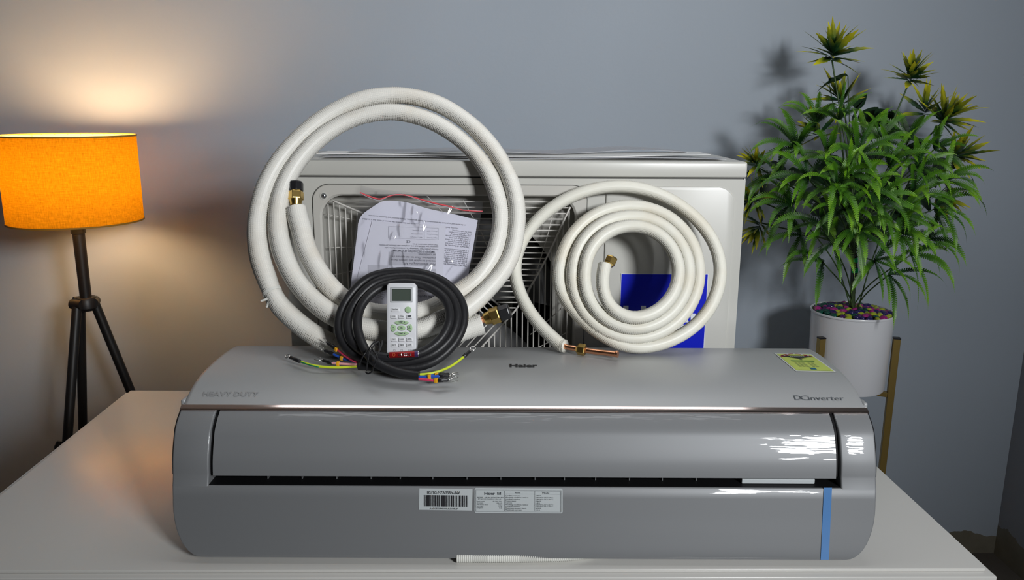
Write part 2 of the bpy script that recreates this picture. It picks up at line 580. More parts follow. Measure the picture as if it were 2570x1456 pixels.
def hose_mat(name, col, crease):
    """cream ribbed foam wrap; the net pattern itself is modelled, this adds colour drift and gloss"""
    m = bpy.data.materials.new(name); m.use_nodes = True
    nt = m.node_tree; b = nt.nodes['Principled BSDF']
    tc = nt.nodes.new('ShaderNodeTexCoord')
    nz = nt.nodes.new('ShaderNodeTexNoise'); nz.inputs['Scale'].default_value = 14; nz.inputs['Detail'].default_value = 3
    nt.links.new(tc.outputs['Object'], nz.inputs['Vector'])
    rp = nt.nodes.new('ShaderNodeValToRGB')
    rp.color_ramp.elements[0].position = 0.32; rp.color_ramp.elements[0].color = (*crease, 1)
    rp.color_ramp.elements[1].position = 0.5; rp.color_ramp.elements[1].color = (*col, 1)
    nt.links.new(nz.outputs['Fac'], rp.inputs[0])
    nt.links.new(rp.outputs[0], b.inputs['Base Color'])
    b.inputs['Roughness'].default_value = 0.42
    b.inputs['Specular IOR Level'].default_value = 0.45
    return m


M_hoseA = hose_mat('cream_foam_wrap', (0.80, 0.785, 0.73), (0.76, 0.72, 0.64))
M_hoseB = hose_mat('ivory_foam_wrap', (0.79, 0.775, 0.69), (0.76, 0.72, 0.61))


def leaf_mat(name, base, mid, tip, p1, p2, rough=0.42):
    m = bpy.data.materials.new(name); m.use_nodes = True
    nt = m.node_tree; b = nt.nodes['Principled BSDF']
    tc = nt.nodes.new('ShaderNodeTexCoord')
    sp = nt.nodes.new('ShaderNodeSeparateXYZ'); nt.links.new(tc.outputs['UV'], sp.inputs[0])
    nz = nt.nodes.new('ShaderNodeTexNoise'); nz.inputs['Scale'].default_value = 60
    nt.links.new(tc.outputs['Object'], nz.inputs['Vector'])
    oi = nt.nodes.new('ShaderNodeObjectInfo')
    a = nt.nodes.new('ShaderNodeMath'); a.operation = 'MULTIPLY_ADD'; a.inputs[1].default_value = 0.35; a.inputs[2].default_value = -0.175
    nt.links.new(nz.outputs['Fac'], a.inputs[0])
    s = nt.nodes.new('ShaderNodeMath'); s.operation = 'ADD'
    nt.links.new(sp.outputs['X'], s.inputs[0]); nt.links.new(a.outputs[0], s.inputs[1])
    a2 = nt.nodes.new('ShaderNodeMath'); a2.operation = 'MULTIPLY_ADD'; a2.inputs[1].default_value = 0.4; a2.inputs[2].default_value = -0.2
    nt.links.new(oi.outputs['Random'], a2.inputs[0])
    s2 = nt.nodes.new('ShaderNodeMath'); s2.operation = 'ADD'
    nt.links.new(s.outputs[0], s2.inputs[0]); nt.links.new(a2.outputs[0], s2.inputs[1])
    rp = nt.nodes.new('ShaderNodeValToRGB')
    e = rp.color_ramp.elements
    e[0].position = 0.0; e[0].color = (*base, 1); e[1].position = 1.0; e[1].color = (*tip, 1)
    q = e.new(p1); q.color = (*base, 1)
    q = e.new(p2); q.color = (*mid, 1)
    nt.links.new(s2.outputs[0], rp.inputs[0])
    nt.links.new(rp.outputs[0], b.inputs['Base Color'])
    b.inputs['Roughness'].default_value = rough
    return m


M_fern = leaf_mat('fern_green', (0.010, 0.055, 0.006), (0.070, 0.215, 0.006), (0.18, 0.40, 0.012), 0.18, 0.68)  # leaf green, with shade deep in the clumps painted into the dark base
M_croton = leaf_mat('variegated_leaf', (0.012, 0.055, 0.016), (0.10, 0.16, 0.014), (0.70, 0.64, 0.02), 0.26, 0.42)


# ------------------------------------------------------------------ room
WY = 2.20                     # back wall
WX = 1.452                    # corner with the side wall
def quad_obj(name, pts, m, nrm=None):
    o = mk(name, pts, [(0, 1, 2, 3)], m)
    o['kind'] = 'structure'
    return o


XL, YF, ZC = -2.9, -3.2, 2.72
def slab(name, a, b, m):
    o = MB().box(a, b).build(name, m)
    o['kind'] = 'structure'
    return o


slab('wall_back', (XL - 0.1, WY, -0.02), (WX + 0.1, WY + 0.1, ZC), M_wall)
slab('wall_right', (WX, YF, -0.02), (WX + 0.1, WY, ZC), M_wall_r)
slab('wall_left', (XL - 0.1, YF, -0.02), (XL, WY, ZC), M_dim)
slab('wall_front', (XL - 0.1, YF - 0.1, -0.02), (WX + 0.1, YF, ZC), M_dim)
slab('floor', (XL - 0.1, YF - 0.1, -0.1), (WX + 0.1, WY + 0.1, 0.0), M_floor)
slab('ceiling', (XL - 0.1, YF - 0.1, ZC), (WX + 0.1, WY + 0.1, ZC + 0.1), M_ceil)

# ------------------------------------------------------------------ table
tFL, tFR = PZ(-235, 1432, TZ), PZ(2473, 1427, TZ)
tBL, tBR = PZ(328, 980, TZ), PZ(1995, 987, TZ)
table = thing('side_table', ((tFL.x + tFR.x) / 2, (tFL.y + tBL.y) / 2, 0.0), 'white laminate table carrying both cooling units, hoses and cable', 'table')


def slab_quad(name, q, z0, z1, m, parent, bev=0.0012):
    v = [(p.x, p.y, z0) for p in q] + [(p.x, p.y, z1) for p in q]
    f = [(3, 2, 1, 0), (4, 5, 6, 7), (0, 1, 5, 4), (1, 2, 6, 5), (2, 3, 7, 6), (3, 0, 4, 7)]
    mb = MB().add(v, f)
    return mb.build(name, m, parent, bevel=bev, smooth=True, sharp=35)


q = [tFL, tFR, tBR, tBL]
slab_quad('tabletop', q, TZ - 0.004, TZ, M_table, table, 0.0008)
e = 0.010
q2 = [tFL + Vector((-e, -0.011, 0)), tFR + Vector((e * 0.9, -0.011, 0)), tBR + Vector((e, 0, 0)), tBL + Vector((-e, 0, 0))]
slab_quad('under_board', q2, TZ - 0.030, TZ - 0.0045, M_table, table, 0.0015)
q3 = [tFL + Vector((0.012, 0.012, 0)), tFR + Vector((-0.012, 0.012, 0)), tBR + Vector((-0.012, -0.012, 0)), tBL + Vector((0.012, -0.012, 0))]
slab_quad('cabinet_body', q3, 0.06, TZ - 0.030, M_table_edge, table, 0.002)
for sx in (0, 1):
    for sy in (0, 1):
        c = q3[{(0, 0): 0, (1, 0): 1, (1, 1): 2, (0, 1): 3}[(sx, sy)]]
        cx = c.x + (0.05 if sx == 0 else -0.05); cy = c.y + (0.05 if sy == 0 else -0.05)
        MB().box((cx - 0.025, cy - 0.025, 0.0), (cx + 0.025, cy + 0.025, 0.06)).build('foot', M_table_edge, table, bevel=0.003)

# ------------------------------------------------------------------ indoor unit
XC = P(1316, 1180, 0.925).x
XH = 0.4345
LOW = [(0.9000, 0.008), (0.9065, 0.030), (0.9125, 0.054), (0.9165, 0.075), (0.9195, 0.0935)]
LOUV = [(0.9235, 0.1050), (0.9248, 0.1140), (0.9272, 0.1250), (0.9307, 0.1350), (0.9354, 0.1460), (0.9408, 0.1570), (0.9500, 0.1662), (0.9625, 0.1745)]
PANEL = [(0.9690, 0.1790), (0.9800, 0.1850), (0.9940, 0.1910), (1.0120, 0.1965), (1.0350, 0.2003), (1.0700, 0.2022), (1.1100, 0.2020), (1.1500, 0.2000), (1.1800, 0.1950), (1.2000, 0.1850), (1.2080, 0.1700)]
PANEL_S = [tuple(p) for p in catmull(PANEL, 0.004)]
LOUV_S = [tuple(p) for p in catmull(LOUV, 0.003)]
PROF = [(y, z + TZ) for y, z in LOW + LOUV_S + PANEL_S]


def unit_surf(px, py, off=0.0):
    d = ray(px, py)
    k = d.z / d.y
    best = None
    for (y0, z0), (y1, z1) in zip(PROF, PROF[1:]):
        a = z0 - CAMZ - k * y0; b = z1 - CAMZ - k * y1
        if (a <= 0 <= b) or (b <= 0 <= a):
            t = a / (a - b) if a != b else 0
            y = y0 + (y1 - y0) * t
            if best is None or y < best[0]:
                n = Vector((0, -(z1 - z0), (y1 - y0))).normalized()
                best = (y, n)
    if best is None:
        best = (PROF[-1][0], Vector((0, 0, 1)))
    y, n = best
    return _C + d * (y / d.y) + n * off


unit_surf.n = Vector((0, -1, 0.12)).normalized()

ac = thing('air_conditioner', (XC, 0.93, TZ), 'silver grey wall air conditioner lying on its back at the front of the table', 'air conditioner')


def wz(z):
    hz, hx, z0 = 0.062, 0.036, 0.008
    if z >= z0 + hz: return XH
    t = (hz - (z - z0)) / hz
    return XH - hx * (1 - math.sqrt(max(0, 1 - t * t)))


def levels_mesh(levels, rad=0.005):
    """stack of rounded rectangles: (z, x0, x1, yf, yb)"""
    v, f = [], []
    n = None
    for (z, x0, x1, yf, yb) in levels:
        o = rrect(x0, yf, x1, yb, [rad, rad, 0.001, 0.001], 4)
        n = len(o)
        v += [(x, y, z) for x, y in o]
    for i in range(len(levels) - 1):
        for j in range(n):
            k = (j + 1) % n
            f.append((i * n + j, i * n + k, (i + 1) * n + k, (i + 1) * n + j))
    f.append(tuple(range(n - 1, -1, -1)))
    f.append(tuple((len(levels) - 1) * n + j for j in range(n)))
    return v, f


low_s = catmull(LOW, 0.004)
zs = sorted(set([0.008 + 0.062 * (1 - math.cos(R(a))) for a in range(0, 91, 9)] + [0.08, 0.0935]))
lv = []
for z in zs:
    yf = float(np.interp(z, [p[1] for p in LOW], [p[0] for p in LOW]))
    lv.append((TZ + z, XC - wz(z), XC + wz(z), yf, 1.20))
lv[-1] = (TZ + 0.0928,) + lv[-1][1:]
lv.append((TZ + 0.0935, XC - XH, XC + XH, 0.9206, 1.20))
v, f = levels_mesh(lv, 0.0022)
mk('housing', v, f, M_silver_gloss, ac, True, sharp=50)
# back chassis and dark outlet
MB().box((XC - XH + 0.012, 0.985, TZ + 0.0), (XC + XH - 0.012, 1.198, TZ + 0.165)).build('chassis', M_chassis, ac)
xl0 = unit_surf(553, 1028).x; xl1 = unit_surf(2081, 1040).x          # inner edges of the end caps
xs0, xs1 = xl0 - 0.0052, xl1 + 0.0060
cav = MB()
cav.box((xs0, 0.972, TZ + 0.0936), (xs1, 0.984, TZ + 0.1760))
cav.box((xs0, 0.9215, TZ + 0.0936), (xs1, 0.972, TZ + 0.0942))
for (xa, xb) in ((xs0, xl0 + 0.002), (xl1 - 0.002, xs1)):
    for (y0, z0), (y1, z1) in zip(LOUV_S, LOUV_S[1:]):
        cav.add([(xa, y0 + 0.006, TZ + z0), (xb, y0 + 0.006, TZ + z0), (xb, y1 + 0.006, TZ + z1), (xa, y1 + 0.006, TZ + z1)], [(0, 1, 2, 3)])
cav.build('air_outlet', M_dark, ac)
for side, (xa, xb) in ((0, (XC - XH, xs0)), (1, (xs1, XC + XH))):
    lv = [(TZ + 0.0926, xa, xb, 0.9193, 1.0), (TZ + 0.0935, xa, xb, 0.9196, 1.0)] + [(TZ + z, xa, xb, y, 1.0) for y, z in LOUV_S]
    v, f = levels_mesh(lv, 0.0022)
    mk('end_cap', v, f, M_silver_gloss, ac, True, sharp=50)
    # black glossy side trim
    s = -1 if side == 0 else 1
    xe = XC + s * XH
    pts = [(y, z) for y, z in [(0.9197, 0.0935)] + LOUV_S if 0.098 < z < 0.176]
    v = []
    for (y, z) in pts:
        t = (z - 0.098) / 0.078
        wd = 0.016 * math.sin(math.pi * min(max(t, 0.02), 0.98)) ** 0.5
        for (dx, dy) in ((0, 0.003), (0.0022 * s, 0.005), (0.0022 * s, 0.004 + wd), (0, 0.006 + wd)):
            v.append((xe + dx, y + dy, TZ + z))
    n = len(pts)
    f = [(4 * i + j, 4 * i + j + 1, 4 * i + j + 5, 4 * i + j + 4) for i in range(n - 1) for j in range(3)] + [(0, 1, 2, 3), (4 * n - 4, 4 * n - 3, 4 * n - 2, 4 * n - 1)]
    mk('side_trim', v, f, M_black_gloss, ac)
# louver flap (curved plate with a thickness)
v, f = [], []
for (y, z) in LOUV_S:
    if z < 0.1052: pass
    v += [(xl0, y, TZ + z), (xl1, y, TZ + z)]
nl = len(LOUV_S)
inner = []
for i, (y, z) in enumerate(LOUV_S):
    a = LOUV_S[max(0, i - 1)]; b = LOUV_S[min(nl - 1, i + 1)]
    t = Vector((b[0] - a[0], b[1] - a[1])).normalized()
    v += [(xl0, y + t.y * 0.006, TZ + z - t.x * 0.006), (xl1, y + t.y * 0.006, TZ + z - t.x * 0.006)]
for i in range(nl - 1):
    a, b = 2 * i, 2 * nl + 2 * i
    f += [(a, a + 1, a + 3, a + 2), (b + 1, b, b + 2, b + 3), (a, a + 2, b + 2, b), (a + 3, a + 1, b + 1, b + 3)]
f += [(1, 0, 2 * nl, 2 * nl + 1), (2 * nl - 2, 2 * nl - 1, 4 * nl - 1, 4 * nl - 2)]
me = mesh('louver_flap', v, f, M_silver_gloss, True, sharp=45)
louver = link('louver_flap', me, ac)
# vertical vanes in the outlet slot and the pale inner slat
slot = plane_surf((0, 0.936, TZ + 0.1), (0, -1, 0))
for px in [672, 758, 845, 931, 1004, 1086, 1172, 1257, 1343, 1417, 1495, 1580, 1663, 1748]:
    p = slot(px, 1212)
    MB().box((p.x - 0.0006, 0.938, TZ + 0.0943), (p.x + 0.0006, 0.966, TZ + 0.112)).build('vane', M_vane, ac)
pa, pb = slot(1858, 1214), slot(2040, 1214)
MB().box((pa.x, 0.930, TZ + 0.0943), (pb.x, 0.968, TZ + 0.1005)).build('inner_slat', M_label, ac, bevel=0.001)
# front panel
v, f = [], []
npn = len(PANEL_S)
xw = XH - 0.0005
cols = [(-xw - 0.0, -0.012), (-xw, -0.003), (-xw + 0.002, -0.0004), (-xw + 0.006, 0), (xw - 0.006, 0), (xw - 0.002, -0.0004), (xw, -0.003), (xw, -0.012)]
for (y, z) in PANEL_S:
    for (x, dz) in cols:
        v.append((XC + x, y, TZ + z + dz))
nc = len(cols)
for i in range(npn - 1):
    for j in range(nc - 1):
        a = i * nc + j
        f.append((a, a + 1, a + nc + 1, a + nc))
b0 = len(v)
v += [(XC - xw, 0.9695, TZ + 0.172), (XC + xw, 0.9695, TZ + 0.172)]
f.append((0, b0, b0 + 1, nc - 1) + tuple(range(nc - 2, 0, -1)))
panel = mk('front_panel', v, f, M_silver, ac, True, sharp=50)
for s in (-1, 1):
    x = XC + s * (XH - 0.001)
    MB().box((min(x, x + s * 0.0055), 0.976, TZ + 0.168), (max(x, x + s * 0.0055), 0.992, TZ + 0.184)).build('panel_catch', M_silver, ac, bevel=0.0018, smooth=True, sharp=40)
# chrome line between panel and louver
v, f = [], []
tp = [(0.9655, 0.1736), (0.9638, 0.1741), (0.9626, 0.1751), (0.9622, 0.1761), (0.9628, 0.1769), (0.9640, 0.1779), (0.9690, 0.1806), (0.9720, 0.1800), (0.9720, 0.1740)]
for x in (XC - XH - 0.0005, XC + XH + 0.0005):
    v += [(x, y, TZ + z) for y, z in tp]
m_ = len(tp)
f = [(i, (i + 1) % m_, m_ + (i + 1) % m_, m_ + i) for i in range(m_)] + [tuple(range(m_ - 1, -1, -1)), tuple(range(m_, 2 * m_))]
mk('chrome_trim', v, f, M_chrome, ac, True, sharp=30)
# lettering on the panel
mb = MB(); text_px(mb, 'Haier', 1279, 922.5, 7.6, 70, 0.3, 0.0, unit_surf, 0.0009, bold=0.035); mb.build('brand_lettering', M_ink, ac)
mb = MB(); text_px(mb, 'HEAVY DUTY', 508, 994.5, 10.2, 139, 0.3, 0.35, unit_surf, 0.0009, bold=0.02); mb.build('embossed_lettering', M_emb, ac)
mb = MB()
text_px(mb, 'D', 1995, 1004.5, 11, 18, 0.4, -0.35, unit_surf, 0.0009, bold=-0.004)
text_px(mb, 'C', 2011, 1005, 11, 20, 0.4, -0.35, unit_surf, 0.0009, bold=-0.004)
text_px(mb, 'inverter', 2030, 1005.2, 10.6, 89, 0.5, -0.3, unit_surf, 0.0009, bold=0.0)
mb.build('model_lettering', M_ink_g, ac)
# energy label
el = px_patch([(1944, 888.5), (2035, 889.8), (2099, 935.2), (1997.5, 933)], 8, 12, unit_surf, 0.0007, 'energy_label', M_lab_w, ac)
el['label'] = 'yellow-green energy rating label with a red star arc'


def el_surf(u, w, off=0.0):
    t = w
    xa = 1944 + (1997.5 - 1944) * t; ya = 888.5 + (933 - 888.5) * t
    xb = 2035 + (2099 - 2035) * t; yb = 889.8 + (935.2 - 889.8) * t
    return unit_surf(xa + (xb - xa) * u, ya + (yb - ya) * u, off)


def el_poly(mb, pts, off):
    mb.add([el_surf(u, w, off) for u, w in pts], [tuple(range(len(pts)))])


def el_rect(mb, u0, w0, u1, w1, off, n=6):
    for i in range(n):
        a, b = w0 + (w1 - w0) * i / n, w0 + (w1 - w0) * (i + 1) / n
        el_poly(mb, [(u0, a), (u0, b), (u1, b), (u1, a)], off)


mb = MB(); el_rect(mb, 0.04, 0.03, 0.96, 0.965, 0.0010, 12); mb.build('yellow_field', M_lab_y, el)
mb = MB()
for i in range(14):
    a0, a1 = math.pi * i / 14, math.pi * (i + 1) / 14
    for (r0, r1, off) in ((0.0, 0.44, 0.0013),):
        el_poly(mb, [(0.5 - r0 * math.cos(a0), 0.20 - r0 * 0.4 * math.sin(a0)), (0.5 - r1 * math.cos(a0), 0.20 - r1 * 0.4 * math.sin(a0)),
                     (0.5 - r1 * math.cos(a1), 0.20 - r1 * 0.4 * math.sin(a1)), (0.5 - r0 * math.cos(a1), 0.20 - r0 * 0.4 * math.sin(a1))], off)
mb.build('red_arc', M_lab_r, el)
mb = MB()
el_poly(mb, [(0.06, 0.16), (0.5, 0.31), (0.94, 0.16), (0.5, 0.14)], 0.0016); mb.build('black_band', M_ink, el)
mb = MB()
for i in range(10):
    a0, a1 = math.pi * i / 10, math.pi * (i + 1) / 10
    el_poly(mb, [(0.5, 0.15), (0.5 - 0.22 * math.cos(a0), 0.15 - 0.09 * math.sin(a0)), (0.5 - 0.22 * math.cos(a1), 0.15 - 0.09 * math.sin(a1))], 0.0018)
mb.build('yellow_dial', M_lab_y, el)
mb = MB()
for k in range(5):
    a = math.pi * (k + 0.5) / 5
    cu, cw = 0.5 - 0.34 * math.cos(a), 0.185 - 0.33 * 0.4 * math.sin(a)
    el_poly(mb, [(cu + (0.04 if i % 2 == 0 else 0.016) * math.cos(2 * math.pi * i / 10), cw + (0.028 if i % 2 == 0 else 0.011) * math.sin(2 * math.pi * i / 10)) for i in range(10)], 0.0019)
for w in (0.19, 0.225):
    for k in range(8):
        el_rect(mb, 0.30 + 0.05 * k, w, 0.335 + 0.05 * k, w + 0.014, 0.0019, 1)
mb.build('star_print', M_lab_w, el)
mb = MB(); el_rect(mb, 0.20, 0.40, 0.80, 0.45, 0.0014); mb.build('green_bar', M_lab_g, el)
mb = MB()
for i in range(6):
    w = 0.49 + 0.05 * i
    for k in range(3):
        el_rect(mb, 0.22 + 0.09 * k, w, 0.22 + 0.09 * k + random.uniform(0.06, 0.088), w + 0.013, 0.0014, 1)
    for k in range(2):
        el_rect(mb, 0.56 + 0.09 * k, w, 0.56 + 0.09 * k + random.uniform(0.06, 0.088), w + 0.013, 0.0014, 1)
for k in range(16):
    el_rect(mb, 0.10 + 0.05 * k, 0.93, 0.14 + 0.05 * k, 0.942, 0.0014, 1)
el_poly(mb, [(0.47, 0.33), (0.53, 0.33), (0.53, 0.37), (0.47, 0.37)], 0.0016)
mb.build('small_print', M_ink_g, el)
mb = MB(); el_rect(mb, 0.44, 0.80, 0.58, 0.905, 0.0014, 3); mb.build('blue_emblem', M_lab_b, el)

# barcode label
bl = px_patch([(1052.5, 1225.5), (1186, 1227.5), (1184.5, 1281.5), (1051.5, 1279.5)], 3, 3, unit_surf, 0.0006, 'barcode_label', M_label, ac)
mb = MB()
text_px(mb, 'HS19G-MZAIS5BN-INV', 1072.5, 1239.4, 7.8, 82, 0.7, 0, unit_surf, 0.0012)
text_px(mb, 'AAD3EK000100LR31UR3P', 1078.5, 1278, 4.0, 71, 0.8, 0, unit_surf, 0.0012)
x = 1064.5
rb = random.Random(3)
while x < 1174:
    w = rb.choice([1, 1, 1.6, 2.2, 3.2, 4.2]); gpx = rb.choice([0.9, 1.2, 1.6, 2.2])
    rect_px(mb, x, 1242 + (x - 1064) * 0.012, min(x + w, 1175), 1270.5 + (x - 1064) * 0.012, unit_surf, 0.0012, 1, 2)
    x += w + gpx
mb.build('barcode_print', M_ink, bl)
# rating label
rl = px_plate(rrect(1190.5, 1226.3, 1411.5, 1287.5, 4, 5), lambda x, y, o=0.0: unit_surf(x, y + (x - 1300) * 0.008, o), 0, 0, 'rating_label', M_label, ac) if False else None
v = []
outl = rrect(1190.8, 1225.2, 1412, 1287.6, 4.5, 5)
v = [unit_surf(x, y + (x - 1300) * 0.007, 0.0007) for x, y in outl]
rl = mk('rating_label', v, [tuple(range(len(v)))], M_label, ac)
tilt = lambda x, y, o=0.0: unit_surf(x, y + (x - 1300) * 0.007, o)
mb = MB()


def frame_px(mb, x0, y0, x1, y1, t, surf, off):
    rect_px(mb, x0, y0, x1, y0 + t, surf, off); rect_px(mb, x0, y1 - t, x1, y1, surf, off)
    rect_px(mb, x0, y0, x0 + t, y1, surf, off); rect_px(mb, x1 - t, y0, x1, y1, surf, off)


frame_px(mb, 1194.5, 1229.3, 1408.5, 1284.5, 0.5, tilt, 0.0012)
rect_px(mb, 1266.8, 1231.5, 1267.4, 1283, tilt, 0.0012)
rect_px(mb, 1267, 1231.6, 1406.5, 1232.2, tilt, 0.0012)
rect_px(mb, 1267, 1239.2, 1406.5, 1239.8, tilt, 0.0012)
rect_px(mb, 1342, 1231.6, 1342.5, 1283, tilt, 0.0012)
rect_px(mb, 1406, 1231.5, 1406.6, 1283.5, tilt, 0.0012)
text_px(mb, 'Haier', 1216, 1241.8, 7.2, 26.5, 0.3, 0, tilt, 0.0013, bold=0.03)
frame_px(mb, 1248.5, 1235, 1257.5, 1241.6, 1.5, tilt, 0.0013)
rect_px(mb, 1251, 1237.6, 1255.5, 1239.2, tilt, 0.0013)
text_px(mb, 'MODEL : HS19G-MZAIS5BN-INV', 1198.5, 1249.8, 2.6, 66, 0.2, 0, tilt, 0.0013)
text_px(mb, 'Split type room air conditioner indoor unit', 1200, 1253.3, 2.2, 58, 0.2, 0, tilt, 0.0013)
rect_px(mb, 1198, 1254.9, 1260, 1255.3, tilt, 0.0013)
for i, (a, b) in enumerate([('Power supply', '1Ph,230V~,50Hz'), ('Air volume', '1,000 m³/h'), ('Anti-electric shock', 'Class I'), ('Net weight', '11.8 kg'), ('Refrigerant', 'R-32')]):
    y = 1259.4 + i * 4.1
    text_px(mb, a, 1197, y, 2.5, None, 0.2, 0, tilt, 0.0013)
    text_px(mb, b, 1260, y + 0.2, 2.4, None, 0.2, 0, tilt, 0.0013, anchor='r')
text_px(mb, 'Item', 1293, 1237.8, 3.6, 13, 0.2, 0, tilt, 0.0013)
text_px(mb, 'Mode', 1361.5, 1238, 3.6, 17, 0.2, 0, tilt, 0.0013)
for i, (a, b) in enumerate([('Cooling capacity', '5480 W'), ('Working condition  indoor', 'D.B./W.B.27°C/19°C'), ('(cooling) outdoor', 'D.B./W.B.35°C/24°C'), ('Power input', '1386 W'), ('Current', '6.18 A'),
                             ('Working condition  indoor', 'D.B./W.B.32°C/23°C'), ('(cooling) outdoor', 'D.B./W.B.46°C/24°C'), ('Maximum power input', '1674 W'), ('Maximum current', '7.43 A')]):
    y = 1244.6 + i * 4.55
    text_px(mb, a, 1268.5, y, 2.6, {0: 38, 1: 58, 2: 38, 3: 27, 4: 17, 5: 58, 6: 38, 7: 53, 8: 41}[i], 0.2, 0, tilt, 0.0013)
    text_px(mb, b, 1344.5, y, 2.6, {0: 14, 3: 14, 4: 11, 7: 14, 8: 11}.get(i, 44), 0.2, 0, tilt, 0.0013)
mb.build('rating_print', M_ink_g, rl)
# blue protective tape
v = []
for j in range(13):
    t = j / 12
    y = 1224 + (1404.8 - 1224) * t
    a, b = 2067.2 + (2059 - 2067.2) * t, 2087.5 + (2079.5 - 2087.5) * t
    v += [unit_surf(a, y, 0.0008), unit_surf(b, y, 0.0008)]
tp_ = mk('blue_tape', v, [(2 * i, 2 * i + 2, 2 * i + 3, 2 * i + 1) for i in range(12)], M_tape, ac, True)
# white corrugated drain hose peeping out below
pts = catmull([(P(1146, 1410, 0.906).x, 0.9035, TZ + 0.0065), (P(1230, 1410, 0.906).x, 0.9040, TZ + 0.0065), (P(1330, 1410, 0.906).x, 0.9050, TZ + 0.0065), (P(1440, 1408, 0.906).x, 0.9095, TZ + 0.0065), (P(1600, 1400, 0.91).x, 0.935, TZ + 0.0065)], 0.0006)
rr = 0.0052 + 0.0010 * np.abs(np.sin(np.arange(len(pts)) * 0.0006 / 0.0024 * math.pi))
MB().tube(pts, rr, 14).build('drain_hose', M_tie_w, ac, smooth=True)
# small feet that carry the unit clear of the table
for x in (XC - 0.33, XC + 0.33):
    for y in (0.93, 1.17):
        MB().box((x - 0.02, y - 0.01, TZ), (x + 0.02, y + 0.01, TZ + 0.009)).build('foot', M_chassis, ac)

# ------------------------------------------------------------------ outdoor unit
OY = 1.25
OX0, OX1 = P(709, 452, OY).x, P(1871.5, 452, OY).x
OZT = P(1300, 404, OY).z
OZS = P(1300, 446, OY).z
OB = 0.262
fr = plane_surf((0, OY, 1.0), (0, -1, 0))
od = thing('condenser_unit', ((OX0 + OX1) / 2, OY + OB / 2, TZ), 'large ivory outdoor condenser unit standing behind the grey air conditioner', 'outdoor unit')
# casing front with the fan opening
hx0, hx1 = fr(816, 700).x, fr(1441, 640).x
hz1 = fr(1000, 491).z
hz0 = hz1 - (hx1 - hx0)
outer = rrect(OX0, TZ + 0.012, OX1, OZS - 0.001, [0.002] * 4, 8)
hole_r = 0.034
hole = rrect(hx0 - 0.002, hz0 - 0.002, hx1 + 0.002, hz1 + 0.002, hole_r, 8)
N = len(outer)
v = [(x, OY, z) for x, z in outer] + [(x, OY, z) for x, z in hole] + [(x, OY + 0.02, z) for x, z in hole]
f = []
for j in range(N):
    k = (j + 1) % N
    f += [(j, k, N + k, N + j), (N + j, N + k, 2 * N + k, 2 * N + j)]
me = mesh('front_casing', v, f, M_beige)
link('front_casing', me, od)
mb = MB()
mb.box((OX0, OY + 0.001, TZ + 0.012), (OX0 + 0.002, OY + OB, OZS)); mb.box((OX1 - 0.002, OY + 0.001, TZ + 0.012), (OX1, OY + OB, OZS))
mb.box((OX0 + 0.002, OY + OB - 0.002, TZ + 0.012), (OX1 - 0.002, OY + OB, OZS)); mb.box((OX0 + 0.002, OY + 0.002, TZ + 0.012), (OX1 - 0.002, OY + OB, TZ + 0.014))
mb.build('side_casing', M_beige, od)
mb = MB(); mb.box((OX0 - 0.0015, OY - 0.0012, OZS + 0.0012), (OX1 + 0.0015, OY + OB + 0.002, OZT)); mb.build('top_lid', M_beige, od, bevel=0.0035, smooth=True, sharp=50)
mb = MB(); mb.box((OX0 + 0.003, OY + 0.003, OZS - 0.004), (OX1 - 0.003, OY + OB - 0.003, OZS + 0.003)); mb.build('lid_gap', M_gap, od)
for x in (OX0 + 0.1, OX1 - 0.1):
    MB().box((x - 0.03, OY + 0.02, TZ), (x + 0.03, OY + OB - 0.02, TZ + 0.0125)).build('foot', M_gap, od)
# grille frame, slightly proud, with a fine dark joint round it
gx0, gx1 = fr(790, 600).x, fr(1469, 640).x
gz1 = fr(1100, 464.5).z
gz0 = TZ + 0.03


def ring_plate(name, o, h, y0, y1, m, parent, bev=0.0):
    n = len(o)
    v = [(x, y1, z) for x, z in o] + [(x, y0 + bev, z) for x, z in o]
    cxo = sum(x for x, z in o) / n; czo = sum(z for x, z in o) / n
    def inset(x, z, d):
        w = Vector((cxo - x, czo - z)).normalized() * d
        return x + w.x, z + w.y
    oi = [inset(x, z, bev) for x, z in o]
    ho = [inset(x, z, -bev * 3) for x, z in h]
    v += [(x, y0, z) for x, z in oi] + [(x, y0, z) for x, z in ho] + [(x, y0 + bev * 2.4, z) for x, z in h] + [(x, y1 + 0.012, z) for x, z in h]
    f = []
    for i in range(5):
        for j in range(n):
            k = (j + 1) % n
            f.append((i * n + j, i * n + k, (i + 1) * n + k, (i + 1) * n + j))
    me = mesh(name, v, f, m, True, sharp=35)
    return link(name, me, parent)


